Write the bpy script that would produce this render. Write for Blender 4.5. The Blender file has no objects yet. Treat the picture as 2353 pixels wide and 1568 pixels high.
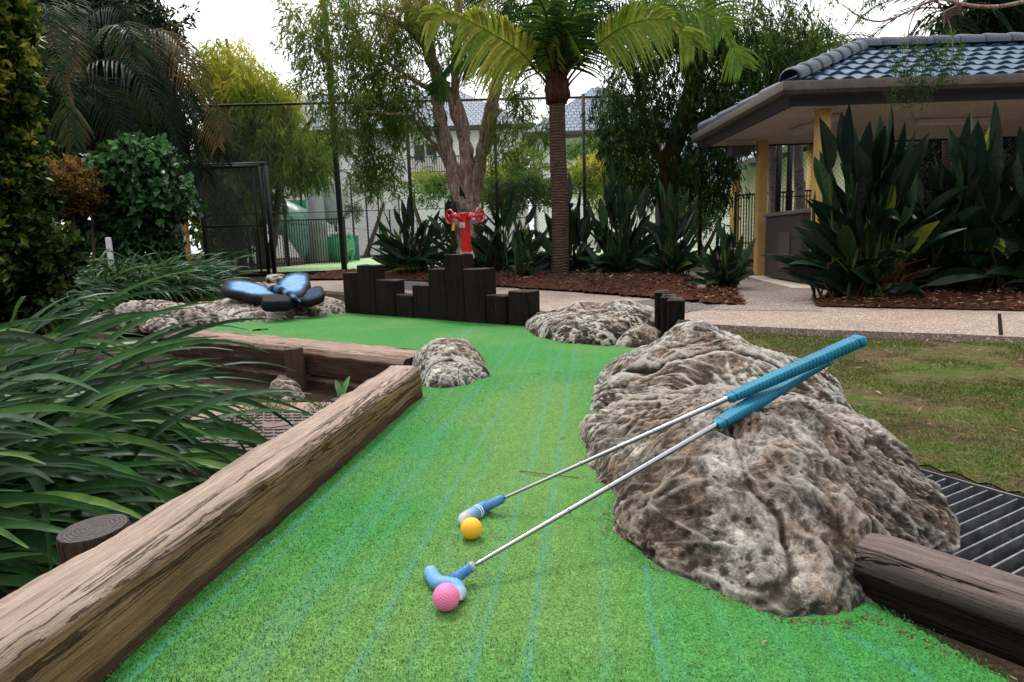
import bpy, math, random
import numpy as np
from mathutils import Vector, Matrix, noise as mn
random.seed(7); rng=np.random.default_rng(7)
SC=bpy.context.scene; COL=SC.collection
# ---------------------------------------------------------------- camera
F=1465.0; PITCH=math.radians(8.8); ROLL=math.radians(-1.9); H=0.573
_a=math.pi/2-PITCH
RM=np.array((Matrix.Rotation(_a,3,'X')@Matrix.Rotation(ROLL,3,'Z')))
def ray(px,py): return RM@np.array([(px-1176.5)/F,(784-py)/F,-1.0])
def at(px,py,z=0.0):
    d=ray(px,py); t=(z-H)/d[2]; return np.array([d[0]*t,d[1]*t,z])
def atY(px,py,Y):
    d=ray(px,py); t=Y/d[1]; return np.array([d[0]*t,Y,H+d[2]*t])
cd=bpy.data.cameras.new('camera'); cam=bpy.data.objects.new('camera',cd); COL.objects.link(cam)
cd.sensor_width=36; cd.lens=F*36/2353.0; cd.clip_start=0.02; cd.clip_end=1500
cam.matrix_world=Matrix.Translation((0,0,H))@(Matrix.Rotation(_a,4,'X')@Matrix.Rotation(ROLL,4,'Z'))
cd.dof.use_dof=True; cd.dof.focus_distance=1.35; cd.dof.aperture_fstop=18.0
SC.camera=cam
SC.view_settings.view_transform='Standard'; SC.view_settings.look='None'; SC.view_settings.exposure=0; SC.view_settings.gamma=1
SC.cycles.max_bounces=6; SC.cycles.transparent_max_bounces=8; SC.cycles.diffuse_bounces=3
SC.cycles.use_denoising=True
ZG=-0.06
# ---------------------------------------------------------------- nodes
def srgb(r,g,b):
    f=lambda c:(c/255/12.92 if c/255<=.04045 else ((c/255+.055)/1.055)**2.4)
    return (f(r),f(g),f(b),1)
class NT:
    def __init__(s,name):
        s.m=bpy.data.materials.new(name); s.m.use_nodes=True; s.t=s.m.node_tree
        s.t.nodes.clear(); s.out=s.t.nodes.new('ShaderNodeOutputMaterial')
    def n(s,ty,props=None,**k):
        nd=s.t.nodes.new('ShaderNode'+ty)
        for a,b in (props or {}).items(): setattr(nd,a,b)
        for a,v in k.items():
            i=int(a[1:]) if a[0]=='i' and a[1:].isdigit() else a.replace('_',' ')
            s.set(nd.inputs[i],v)
        return nd
    def set(s,inp,v):
        if isinstance(v,bpy.types.NodeSocket): s.t.links.new(v,inp)
        elif isinstance(v,bpy.types.Node): s.t.links.new(v.outputs[0],inp)
        else:
            if isinstance(v,tuple) and len(v)==3 and inp.type=='RGBA': v=(*v,1)
            inp.default_value=v
    def ramp(s,fac,stops,interp='LINEAR'):
        r=s.n('ValToRGB'); s.set(r.inputs[0],fac); e=r.color_ramp.elements; r.color_ramp.interpolation=interp
        while len(e)<len(stops): e.new(.5)
        for x,(p,c) in zip(e,stops):
            x.position=p; x.color=(c,c,c,1) if isinstance(c,(int,float)) else ((*c,1) if len(c)==3 else c)
        return r.outputs[0]
    def mix(s,fac,a,b,mode='MIX'):
        r=s.n('MixRGB',{'blend_type':mode}); s.set(r.inputs[0],fac); s.set(r.inputs[1],a); s.set(r.inputs[2],b); return r.outputs[0]
    def math(s,op,a,b=0.0,c=0.0):
        r=s.n('Math',{'operation':op}); s.set(r.inputs[0],a); s.set(r.inputs[1],b); s.set(r.inputs[2],c); return r.outputs[0]
    def co(s,scale=(1,1,1),src='Object'):
        tc=s.n('TexCoord'); mp=s.n('Mapping'); s.set(mp.inputs[0],tc.outputs[src]); mp.inputs['Scale'].default_value=scale
        return mp.outputs[0]
    def noise(s,co,scale,detail=4,rough=.55,dist=0.0):
        r=s.n('TexNoise',Scale=scale,Detail=detail,Roughness=rough,Distortion=dist); s.set(r.inputs['Vector'],co); return r.outputs[0]
    def vor(s,co,scale,feat='F1',out=0,rand=1.0):
        r=s.n('TexVoronoi',{'feature':feat},Scale=scale,Randomness=rand); s.set(r.inputs['Vector'],co); return r.outputs[out]
    def bump(s,h,strength=.3,dist=.01,nrm=None):
        r=s.n('Bump',Strength=strength,Distance=dist,Height=h)
        if nrm is not None: s.set(r.inputs['Normal'],nrm)
        return r.outputs[0]
    def done(s,color,rough=.6,normal=None,metal=0.0,spec=.5,trans=None,coat=0.0):
        b=s.n('BsdfPrincipled'); s.set(b.inputs['Base Color'],color); s.set(b.inputs['Roughness'],rough)
        b.inputs['Metallic'].default_value=metal; b.inputs['Specular IOR Level'].default_value=spec if metal or coat else spec*.5
        b.inputs['Coat Weight'].default_value=coat
        if normal is not None: s.set(b.inputs['Normal'],normal)
        o=b.outputs[0]
        if trans:
            tr=s.n('BsdfTranslucent'); s.set(tr.inputs[0],color); mx=s.n('MixShader'); mx.inputs[0].default_value=trans
            s.t.links.new(o,mx.inputs[1]); s.t.links.new(tr.outputs[0],mx.inputs[2]); o=mx.outputs[0]
        s.t.links.new(o,s.out.inputs[0]); return s.m
def attr(t,name): return t.n('Attribute',{'attribute_name':name}).outputs['Fac']
def leaf(name,stops,trans=.25,rough=.55,tipc=None,spec=.22):
    t=NT(name); c=t.ramp(attr(t,'var'),stops)
    co=t.co(); c=t.mix(.5,c,t.ramp(t.noise(co,23,3),[(.3,.4),(.7,1.4)]),'MULTIPLY')
    if tipc:
        tf=t.math('ADD',attr(t,'tip'),t.math('MULTIPLY',t.noise(co,14,3),.28))
        c=t.mix(t.ramp(tf,[(1.0,0),(1.14,1)]),c,tipc)
    return t.done(c,rough,None,trans=trans,spec=spec)
def plain(name,c1,c2,scale=8,rough=.6,metal=0,bump=.15,bs=60,spec=.5,stretch=(1,1,1),coat=0,bd=.004):
    t=NT(name); co=t.co(stretch); n1=t.noise(co,scale,5,.6); n2=t.noise(co,bs,4)
    c=t.mix(t.ramp(n1,[(.32,0),(.68,1)]),c1,c2)
    c=t.mix(.35,c,t.ramp(n2,[(.3,.5),(.7,1.35)]),'MULTIPLY')
    return t.done(c,t.ramp(n1,[(.3,max(0,rough-.1)),(.7,min(1,rough+.1))]),t.bump(n2,bump,bd),metal,spec,coat=coat)
# ---------------------------------------------------------------- mesh builder
class MB:
    def __init__(s): s.V=[];s.Q=[];s.A=[];s.T=[];s.nv=0
    def add(s,v,f,var=.5,tip=0.0):
        v=np.asarray(v,float).reshape(-1,3); n=len(v)
        s.V.append(v)
        for q in (f if isinstance(f,list) and len(f) and isinstance(f[0],np.ndarray) and f[0].ndim==2 else [f]):
            if isinstance(q,np.ndarray): s.Q.append(q.astype(np.int64)+s.nv)
            else:
                for p in q: s.Q.append(np.array([p],dtype=np.int64)+s.nv)
        s.A.append(np.broadcast_to(np.asarray(var,float),(n,))); s.T.append(np.broadcast_to(np.asarray(tip,float),(n,)))
        s.nv+=n
    def build(s,name,mat,parent=None,smooth=False,mats=None):
        me=bpy.data.meshes.new(name)
        if s.nv:
            V=np.concatenate(s.V); me.vertices.add(len(V)); me.vertices.foreach_set('co',V.ravel())
            lt=np.concatenate([np.full(len(q),q.shape[1]) for q in s.Q]); lv=np.concatenate([q.ravel() for q in s.Q])
            me.loops.add(len(lv)); me.loops.foreach_set('vertex_index',lv.astype(np.int32))
            me.polygons.add(len(lt)); ls=np.concatenate([[0],np.cumsum(lt)[:-1]])
            me.polygons.foreach_set('loop_start',ls.astype(np.int32)); me.polygons.foreach_set('loop_total',lt.astype(np.int32))
            me.polygons.foreach_set('use_smooth',np.full(len(lt),bool(smooth)))
            a=me.attributes.new('var','FLOAT','POINT'); a.data.foreach_set('value',np.concatenate(s.A).astype(np.float32))
            a=me.attributes.new('tip','FLOAT','POINT'); a.data.foreach_set('value',np.concatenate(s.T).astype(np.float32))
            me.update(calc_edges=True); me.validate()
        me.materials.append(mat)
        o=bpy.data.objects.new(name,me); COL.objects.link(o)
        if parent is not None:
            o.parent=parent; o.matrix_parent_inverse=Matrix.Translation(-parent.location)@Matrix.Identity(4) if False else parent.matrix_basis.inverted()
        return o
    # primitives
    def box(s,c,sz,R=None,var=.5,taper=1.0):
        x,y,z=[a/2 for a in sz]
        v=np.array([[-x,-y,-z],[x,-y,-z],[x,y,-z],[-x,y,-z],[-x*taper,-y*taper,z],[x*taper,-y*taper,z],[x*taper,y*taper,z],[-x*taper,y*taper,z]])
        if R is not None: v=v@np.asarray(R).T
        s.add(v+np.asarray(c),np.array([[0,3,2,1],[4,5,6,7],[0,1,5,4],[1,2,6,5],[2,3,7,6],[3,0,4,7]]),var)
    def bbox(s,c,sz,R=None,b=.004,var=.5,jit=0):   # box with bevelled edges
        x,y,z=[a/2 for a in sz]; prof=[(-z,b),(-z+b,0),(z-b,0),(z,b)]
        V=[]
        for zz,ins in prof:
            X,Y=x-ins,y-ins
            for (a,d) in ((-X+b,-Y),(X-b,-Y),(X,-Y+b),(X,Y-b),(X-b,Y),(-X+b,Y),(-X,Y-b),(-X,-Y+b)): V.append((a,d,zz))
        V=np.array(V)
        if jit: V=V+rng.normal(0,jit,V.shape)
        if R is not None: V=V@np.asarray(R).T
        q=np.array([[r*8+i,r*8+(i+1)%8,(r+1)*8+(i+1)%8,(r+1)*8+i] for r in range(3) for i in range(8)])
        s.add(V+np.asarray(c),[q,np.array([[7,6,5,4,3,2,1,0],[24,25,26,27,28,29,30,31]])],var)
    def tube(s,path,rad,seg=8,var=.5,cap=True,noise=0,nf=8,flat=1.0,up=(0,0,1)):
        P=np.asarray(path,float); n=len(P); r=np.broadcast_to(np.asarray(rad,float),(n,))
        T=np.gradient(P,axis=0); T/=np.linalg.norm(T,axis=1)[:,None]+1e-9
        u=np.array(up,float); 
        if abs(T[0]@u)>.95: u=np.array([1.0,0,0])
        V=[];a=np.arange(seg)/seg*2*math.pi
        for i in range(n):
            u=u-T[i]*(u@T[i]); u/=np.linalg.norm(u)+1e-9; w=np.cross(T[i],u)
            rr=np.full(seg,r[i])
            ring=P[i]+(np.cos(a)[:,None]*w+flat*np.sin(a)[:,None]*u)*rr[:,None]
            if noise:
                k=np.array([mn.noise(Vector(p*nf)) for p in ring]); ring=P[i]+(ring-P[i])*(1+noise*k[:,None])
            V.append(ring)
        V=np.concatenate(V)
        q=np.array([[i*seg+j,i*seg+(j+1)%seg,(i+1)*seg+(j+1)%seg,(i+1)*seg+j] for i in range(n-1) for j in range(seg)])
        fs=[q]
        if cap: fs.append(np.array([list(range(seg))[::-1],[(n-1)*seg+j for j in range(seg)]]))
        s.add(V,fs,var)
    def lathe(s,prof,c=(0,0,0),R=None,seg=24,var=.5,cap=True):   # prof (r,z)
        a=np.arange(seg)/seg*2*math.pi
        V=np.concatenate([np.stack([r*np.cos(a),r*np.sin(a),np.full(seg,z)],1) for r,z in prof])
        if R is not None: V=V@np.asarray(R).T
        n=len(prof); q=np.array([[i*seg+j,i*seg+(j+1)%seg,(i+1)*seg+(j+1)%seg,(i+1)*seg+j] for i in range(n-1) for j in range(seg)])
        fs=[q]
        if cap: fs.append(np.array([list(range(seg))[::-1],[(n-1)*seg+j for j in range(seg)]]))
        s.add(V+np.asarray(c),fs,var)
    def ribbon(s,path,width,up=(0,0,1),fold=.25,var=.5,tip=True,twist=0):
        P=np.asarray(path,float); n=len(P); w=np.broadcast_to(np.asarray(width,float),(n,))
        T=np.gradient(P,axis=0); T/=np.linalg.norm(T,axis=1)[:,None]+1e-9
        up=np.asarray(up,float); S=np.cross(T,up); l=np.linalg.norm(S,axis=1)
        S[l<.05]=np.array([1,0,0]); S/=np.linalg.norm(S,axis=1)[:,None]
        if twist:
            tw=np.linspace(0,twist,n)[:,None]; N0=np.cross(S,T); S=S*np.cos(tw)+N0*np.sin(tw)
        N=np.cross(S,T)
        V=np.stack([P-S*w[:,None]/2+N*(w*fold)[:,None],P,P+S*w[:,None]/2+N*(w*fold)[:,None]],1).reshape(-1,3)
        q=np.array([[i*3+j,i*3+j+1,i*3+j+4,i*3+j+3] for i in range(n-1) for j in range(2)])
        s.add(V,q,var,np.repeat(np.linspace(0,1,n),3) if tip else 0)
    def cards(s,P,D,L,W,var,up=None,sag=.15):   # pointed leaves, numpy batch: 6 verts folded along the rib
        P=np.asarray(P);N=len(P); D=D/np.linalg.norm(D,axis=1)[:,None]
        L=np.broadcast_to(L,(N,))[:,None]; W=np.broadcast_to(W,(N,))[:,None]
        U=rng.normal(size=(N,3)) if up is None else up+rng.normal(0,.35,(N,3))
        S=np.cross(D,U); S/=np.linalg.norm(S,axis=1)[:,None]+1e-9; Nn=np.cross(S,D)
        g=np.array([0,0,-1.0])*sag
        base=P; m=P+D*L*.45+g*L*.3; t=P+D*L+g*L
        V=np.stack([base,m-S*W/2+Nn*W*.12,m+S*W/2+Nn*W*.12,t],1).reshape(-1,3)
        i=np.arange(N)[:,None]*4
        s.add(V,(i+np.array([[0,2,3,1]])),np.repeat(np.broadcast_to(var,(N,)),4))
def Rz(a): return np.array(Matrix.Rotation(a,3,'Z'))
def Rxyz(x,y,z): 
    from mathutils import Euler
    return np.array(Euler((x,y,z)).to_matrix())
def Rdir(d,up=(0,0,1)):   # matrix whose z axis is d
    d=np.asarray(d,float)/np.linalg.norm(d); u=np.array(up,float)
    if abs(d@u)>.98: u=np.array([1.0,0,0])
    x=np.cross(u,d); x/=np.linalg.norm(x); y=np.cross(d,x); return np.stack([x,y,d],1)
def tag(o,label=None,cat=None,group=None,kind=None):
    if label: o['label']=label
    if cat: o['category']=cat
    if group: o['group']=group
    if kind: o['kind']=kind
    return o
def empty(name,loc,label,cat,group=None):
    o=bpy.data.objects.new(name,None); COL.objects.link(o); o.location=[float(a) for a in loc]; o.empty_display_size=.1
    o.matrix_basis=Matrix.Translation(o.location)
    return tag(o,label,cat,group)
def smooth_path(pts,n=24):
    P=np.array(pts,float); t=np.concatenate([[0],np.cumsum(np.linalg.norm(np.diff(P,axis=0),axis=1))]); t/=t[-1]
    # catmull-rom
    Q=np.vstack([2*P[0]-P[1],P,2*P[-1]-P[-2]]); out=[]
    for u in np.linspace(0,1,n):
        i=min(np.searchsorted(t,u,'right')-1,len(P)-2); w=(u-t[i])/(t[i+1]-t[i]+1e-9)
        a,b,c,d=Q[i:i+4]; out.append(.5*((2*b)+(-a+c)*w+(2*a-5*b+4*c-d)*w*w+(-a+3*b-3*c+d)*w**3))
    return np.array(out)
def inpoly(X,Y,poly):
    ins=np.zeros(X.shape,bool); n=len(poly)
    for i in range(n):
        x1,y1=poly[i][:2]; x2,y2=poly[(i+1)%n][:2]
        c=((y1>Y)!=(y2>Y))&(X<(x2-x1)*(Y-y1)/(y2-y1+1e-12)+x1); ins^=c
    return ins
def segdist(X,Y,a,b):
    dx,dy=b[0]-a[0],b[1]-a[1]; t=np.clip(((X-a[0])*dx+(Y-a[1])*dy)/(dx*dx+dy*dy+1e-12),0,1)
    return np.hypot(X-a[0]-t*dx,Y-a[1]-t*dy)
def fbm(P,f,o=4,seed=0):
    return np.array([mn.fractal(Vector((p[0]*f+seed,p[1]*f-seed,p[2]*f)),1.0,2.0,o) for p in P])
# ---------------------------------------------------------------- world / sun
w=bpy.data.worlds.new('World'); SC.world=w; w.use_nodes=True; nt=w.node_tree; nt.nodes.clear()
sky=nt.nodes.new('ShaderNodeTexSky'); sky.sky_type='NISHITA'; sky.sun_disc=False; sky.sun_elevation=math.radians(58); sky.sun_rotation=math.radians(-25)
sky.air_density=2; sky.dust_density=6
hs=nt.nodes.new('ShaderNodeHueSaturation'); hs.inputs['Saturation'].default_value=.15; hs.inputs['Value'].default_value=.08
cl=nt.nodes.new('ShaderNodeTexNoise'); cl.inputs['Scale'].default_value=1.6; cl.inputs['Detail'].default_value=5
cr=nt.nodes.new('ShaderNodeValToRGB'); cr.color_ramp.elements[0].color=(1.02,1.03,1.06,1); cr.color_ramp.elements[1].color=(1.12,1.12,1.12,1)
tcw=nt.nodes.new('ShaderNodeTexCoord'); sp_=nt.nodes.new('ShaderNodeSeparateXYZ'); nt.links.new(tcw.outputs['Generated'],sp_.inputs[0])
# overcast sky: dimming added behind the camera for contrast, bright ahead and overhead
my=nt.nodes.new('ShaderNodeMath'); my.operation='MULTIPLY_ADD'; my.inputs[1].default_value=.42; nt.links.new(sp_.outputs[1],my.inputs[0]); nt.links.new(sp_.outputs[2],my.inputs[2])
gr=nt.nodes.new('ShaderNodeValToRGB'); gr.color_ramp.elements[0].position=0; gr.color_ramp.elements[0].color=(.33,.33,.35,1); gr.color_ramp.elements[1].position=.34; gr.color_ramp.elements[1].color=(1.08,1.08,1.08,1)
nt.links.new(my.outputs[0],gr.inputs[0]); mu=nt.nodes.new('ShaderNodeMixRGB'); mu.blend_type='MULTIPLY'; mu.inputs[0].default_value=1
ad=nt.nodes.new('ShaderNodeMixRGB'); ad.blend_type='ADD'; ad.inputs[0].default_value=1
bg=nt.nodes.new('ShaderNodeBackground'); bg.inputs[1].default_value=1.12; wo=nt.nodes.new('ShaderNodeOutputWorld')
L=nt.links.new; L(sky.outputs[0],hs.inputs['Color']); L(cl.outputs[0],cr.inputs[0]); L(cr.outputs[0],mu.inputs[1]); L(gr.outputs[0],mu.inputs[2]); L(mu.outputs[0],ad.inputs[1]); L(hs.outputs[0],ad.inputs[2]); L(ad.outputs[0],bg.inputs[0]); L(bg.outputs[0],wo.inputs[0])
sd=bpy.data.lights.new('sun','SUN'); sd.energy=2.2; sd.angle=math.radians(11); sd.color=(1,.96,.9); so=bpy.data.objects.new('sun',sd); COL.objects.link(so)
so.rotation_euler=(math.radians(32),0,math.radians(200)); so.location=(0,0,20)
# ================================================================ MATERIALS (near)
def m_turf():
    t=NT('turf'); co=t.co()
    a=t.noise(co,230,3,.7); a2=t.noise(t.co((1,.55,1)),420,2,.7); b=t.noise(co,1.7,4,.6); v=t.vor(co,260)
    worn=t.ramp(t.math('ADD',b,t.math('MULTIPLY',attr(t,'tip'),.35)),[(.45,0),(.8,1)])
    c=t.mix(worn,(.037,.185,.037),(.094,.205,.048))
    c=t.mix(.85,c,t.ramp(a,[(.28,.42),(.5,.97),(.72,1.6)]),'MULTIPLY')
    c=t.mix(.6,c,t.ramp(a2,[(.3,.5),(.7,1.55)]),'MULTIPLY')
    c=t.mix(t.ramp(v,[(.0,.35),(.14,0)]),c,(.18,.36,.15))
    br=t.ramp(t.noise(co,60,4,.7),[(.30,.35),(.62,1)]); c=t.mix(.55,c,t.ramp(t.noise(t.co((1,.45,1)),48,5,.75),[(.3,.62),(.7,1.35)]),'MULTIPLY')
    c=t.mix(t.math('MULTIPLY',attr(t,'var'),br),c,(.055,.25,.25))
    gr=t.ramp(t.noise(co,9,5,.7),[(.62,0),(.8,.35)])
    c=t.mix(gr,c,(.18,.19,.08))
    h=t.math('ADD',t.math('MULTIPLY',a,.6),t.math('MULTIPLY',a2,.5))
    return t.done(c,.75,t.bump(h,.8,.006),spec=.25)
def m_wood(name,top,side,dark,axis=(1,1,1),sc=1.0,bump=.6,crack=1.0,rough=.85,lowdark=False,upr=(.25,.75)):
    # grain follows attribute space: 'Object' coords stretched by axis ; faces looking up are bleached; the log's dark sides are painted shade
    t=NT(name); co=t.co(axis); cb=t.co()
    g=t.noise(co,26*sc,8,.68,.4); f=t.noise(co,90*sc,4,.7,.3); big=t.noise(cb,5,4,.6)
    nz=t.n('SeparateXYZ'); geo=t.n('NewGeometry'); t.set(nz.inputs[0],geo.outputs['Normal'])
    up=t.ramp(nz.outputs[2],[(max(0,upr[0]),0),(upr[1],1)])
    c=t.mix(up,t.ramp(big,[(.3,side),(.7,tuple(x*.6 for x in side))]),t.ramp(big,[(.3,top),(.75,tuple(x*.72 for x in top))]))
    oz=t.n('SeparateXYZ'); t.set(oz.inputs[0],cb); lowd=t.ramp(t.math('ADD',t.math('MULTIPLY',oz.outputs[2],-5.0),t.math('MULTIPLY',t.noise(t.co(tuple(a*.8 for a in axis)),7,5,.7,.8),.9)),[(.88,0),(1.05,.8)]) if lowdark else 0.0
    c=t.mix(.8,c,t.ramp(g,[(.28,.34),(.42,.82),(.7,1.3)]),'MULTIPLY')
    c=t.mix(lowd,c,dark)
    c=t.mix(.6,c,t.ramp(f,[(.3,.6),(.7,1.3)]),'MULTIPLY')
    ck=t.noise(t.co(tuple(a*.8 for a in axis)),15*sc,6,.6,1.2)
    ckr=t.ramp(ck,[(.475,1),(.492,1-crack),(.506,1-crack),(.525,1)])
    gate=t.ramp(t.noise(t.co(tuple(a*.6 for a in axis)),5,2),[(.44,1),(.52,0)])
    ckr=t.math('MAXIMUM',ckr,gate)
    c=t.mix(ckr,dark,c)
    h=t.math('ADD',t.math('MULTIPLY',g,1.0),t.math('MULTIPLY',ckr,.5)); h=t.math('ADD',h,t.math('MULTIPLY',f,.4))
    return t.done(c,rough,t.bump(h,bump,.012),spec=.2)
def m_rock(name='rock',pits=1.0,light=(.46,.41,.36),tan=(.29,.215,.16)):
    t=NT(name); co=t.co()
    wv=t.n('MixRGB'); wv.inputs[0].default_value=.12; t.set(wv.inputs[1],co); nn=t.n('TexNoise',Scale=3.0,Detail=3); t.set(nn.inputs['Vector'],co); t.set(wv.inputs[2],nn.outputs['Color']); cw=wv.outputs[0]
    big=t.noise(cw,5.5,6,.6,.6); med=t.noise(cw,19,8,.72,.8); fin=t.noise(cw,95,6,.75)
    c=t.ramp(big,[(.36,tuple(x*.6 for x in tan)),(.46,tan),(.54,light),(.66,tuple(min(.7,x*1.22) for x in light))])
    c=t.mix(.85,c,t.ramp(med,[(.38,.10),(.455,.48),(.515,1.0),(.60,1.35)]),'MULTIPLY')
    c=t.mix(.75,c,t.ramp(fin,[(.38,.30),(.5,1.0),(.62,1.5)]),'MULTIPLY')
    v=t.vor(cw,42); pit=t.ramp(t.math('ADD',v,t.math('MULTIPLY',t.noise(co,14,3),.55)),[(.36,.0),(.5,1)])
    c=t.mix(pit,(.05,.033,.024),c) if pits else c
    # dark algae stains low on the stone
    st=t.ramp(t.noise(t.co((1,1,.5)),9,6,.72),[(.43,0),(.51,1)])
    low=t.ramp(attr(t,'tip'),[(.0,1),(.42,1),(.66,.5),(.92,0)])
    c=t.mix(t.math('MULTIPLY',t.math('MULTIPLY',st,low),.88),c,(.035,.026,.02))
    c=t.mix(t.ramp(attr(t,'tip'),[(.0,.85),(.10,0)]),c,(.02,.014,.01))  # near-black band along the base of the stone, set by height
    c=t.mix(t.ramp(attr(t,'var'),[(.12,.95),(.30,.7),(.47,0)]),c,(.035,.024,.017)); c=t.mix(t.ramp(attr(t,'var'),[(.52,0),(.75,.75)]),c,tuple(x*1.25 for x in light))  # crevices darkened, ridges paled: relief shading painted from the cavity value
    h=t.math('ADD',t.math('MULTIPLY',med,1.5),t.math('MULTIPLY',fin,.5)); h=t.math('ADD',h,t.math('MULTIPLY',pit,.35))
    return t.done(c,.85,t.bump(h,1.0,.022),spec=.2)
def m_soil(name,c1,c2,c3,scale=30):
    t=NT(name); co=t.co(); a=t.noise(co,scale,6,.7); b=t.noise(co,2.2,4,.6); d=t.noise(co,scale*4,4,.7)
    c=t.mix(t.ramp(b,[(.38,0),(.62,1)]),c1,c2); c=t.mix(t.ramp(a,[(.55,0),(.72,.8)]),c,c3)
    c=t.mix(.7,c,t.ramp(d,[(.3,.35),(.7,1.5)]),'MULTIPLY')
    return t.done(c,.95,t.bump(t.math('ADD',a,d),.8,.015),spec=.15)
def m_agg(name,c1,c2,k=1.0):
    t=NT(name); co=t.co(); v=t.vor(co,150*k,out=1); b=t.noise(co,1.3,5,.6); e=t.vor(co,150*k); n2=t.noise(co,12,4,.7)
    sep=t.n('SeparateColor'); t.set(sep.inputs[0],v)
    c=t.mix(t.ramp(sep.outputs[0],[(.1,0),(.9,1)]),c1,c2)
    c=t.mix(t.ramp(sep.outputs[1],[(.90,0),(.95,.8)]),c,(.75,.7,.62))
    c=t.mix(t.ramp(sep.outputs[2],[(.88,0),(.93,.8)]),c,(.12,.08,.06))
    c=t.mix(.5,c,t.ramp(b,[(.3,.68),(.7,1.15)]),'MULTIPLY'); c=t.mix(.5,c,t.ramp(n2,[(.3,.7),(.6,1.1)]),'MULTIPLY')
    return t.done(c,.85,t.bump(e,.4,.004),spec=.25)
M={}
M['turf']=m_turf()
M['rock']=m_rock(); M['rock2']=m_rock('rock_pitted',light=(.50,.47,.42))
M['soil']=m_soil('soil',(.05,.033,.022),(.028,.02,.014),(.11,.07,.045))
M['bed']=m_soil('bed',(.022,.015,.011),(.012,.009,.007),(.05,.03,.02))
M['mulch']=m_soil('mulch',(.085,.032,.02),(.055,.022,.014),(.17,.07,.045),45)
M['agg']=m_agg('aggregate',(.20,.15,.122),(.36,.275,.228))
M['agg2']=m_agg('aggregate_dark',(.15,.115,.10),(.26,.205,.18))
M['agg3']=m_agg('patch_dark',(.07,.065,.065),(.12,.11,.11),1.4)
M['courtg']=plain('court_green',(.30,.46,.22),(.36,.52,.27),3,.9,0,.1,200)
M['grass']=leaf('grass_blade',[(0,(.045,.07,.012)),(.55,(.09,.15,.025)),(.8,(.22,.19,.08)),(1,(.32,.23,.12))],.3,.6,spec=.2)
# ================================================================ GROUND
GRATE=[at(2040,1070,-.1)[:2],None]
gA=np.array([1.07,1.82]); gd=np.array([.16,-.29]); gd/=np.linalg.norm(gd); gb=np.array([-gd[1],gd[0]])*-1  # gb points toward the boulder
gA=gA-gd*.05
if gb[0]>0: gb=-gb
def gheight(X,Y):
    z=np.full(X.shape,-.105)
    left=1/(1+np.exp((X+.42)/.03)); near=1/(1+np.exp((Y-(3.3-.75*(X+.5)) )/.05))
    z=z+left*near*(-.10)
    far=np.clip((Y-13)/2.4,0,1); z=z+.125*far*far*(3-2*far)
    return z
def sheet(name,xs,ys,hf,mat,mask=None,smooth=True):
    X,Y=np.meshgrid(xs,ys); Z=hf(X,Y); nx,ny=len(xs),len(ys)
    V=np.stack([X,Y,Z],-1).reshape(-1,3)
    i=np.arange(ny-1)[:,None]*nx+np.arange(nx-1)[None]; q=np.stack([i,i+1,i+nx+1,i+nx],-1).reshape(-1,4)
    if mask is not None:
        cx=(X[:-1,:-1]+X[1:,1:])/2; cy=(Y[:-1,:-1]+Y[1:,1:])/2; q=q[mask(cx,cy).ravel()]
    b=MB(); b.add(V,q); return b.build(name,mat,smooth=smooth)
def gh2(X,Y):
    z=gheight(X,Y)
    # pit under the grate
    u=(X-gA[0])*gd[0]+(Y-gA[1])*gd[1]; v=(X-gA[0])*gb[0]+(Y-gA[1])*gb[1]
    pit=(u>-.0)&(u<1.5)&(v>0)&(v<.62)
    n=np.vectorize(lambda x,y:mn.noise(Vector((x*1.5,y*1.5,0))))(X,Y)*.012
    return np.where(pit,-.28,z+n)
xs=np.unique(np.concatenate([np.linspace(-400,-12,12),np.linspace(-12,-3,14),np.linspace(-3,3.6,220),np.linspace(3.6,14,14),np.linspace(14,400,12)]))
ys=np.unique(np.concatenate([np.linspace(-60,-1,6),np.linspace(-1,5,200),np.linspace(5,14,40),np.linspace(14,600,24)]))
tag(sheet('ground',xs,ys,gh2,M['soil']),kind='structure')
def poly_sheet(name,pts,z,mat,thick=0,kind='structure'):
    b=MB(); n=len(pts); v=[(p[0],p[1],z) for p in pts]
    if thick:
        v+= [(p[0],p[1],z-thick) for p in pts]
        b.add(v,[tuple(range(n))]+[(i,(i+1)%n,(i+1)%n+n,i+n)[::-1] for i in range(n)])
    else: b.add(v,[tuple(range(n))])
    o=b.build(name,mat); tag(o,kind=kind); return o
def Pz(pts,z): return [at(*p,z) for p in pts]
# path: near edge then far edge, exposed aggregate with a real edge
near=[(9.5,3.05),*[tuple(a[:2]) for a in Pz([(2353,775),(2200,768),(1900,758),(1620,745),(1400,728),(1215,712),(1000,690),(850,676),(740,668),(520,666)],ZG)],(-9,9.8)]
far=[(-9,14.0),*[tuple(a[:2]) for a in Pz([(520,652),(640,647),(760,645),(940,645),(1100,657),(1300,670),(1480,685),(1640,700),(1900,706),(2353,716)],ZG)],(9.5,4.6)]
poly_sheet('path',near+far,ZG,M['agg'],.2)
patch=[tuple(a[:2]) for a in Pz([(1395,700),(1560,683),(1655,704),(1560,722)],ZG)]
poly_sheet('path_patch',patch,ZG+.004,M['agg3'])
patch=[tuple(a[:2]) for a in Pz([(935,646),(1045,653),(960,668),(870,664)],ZG)]
poly_sheet('path_patch',patch,ZG+.004,M['agg3'])
b=MB()   # expansion joint
j0=at(2296,722,ZG);j1=at(2300,771,ZG); b.ribbon([j0+[0,0,.004],(j0+j1)/2+[0,0,.004],j1+[0,0,.004]],.02,fold=0); tag(b.build('path_joint',M['bed']),kind='structure')
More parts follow.
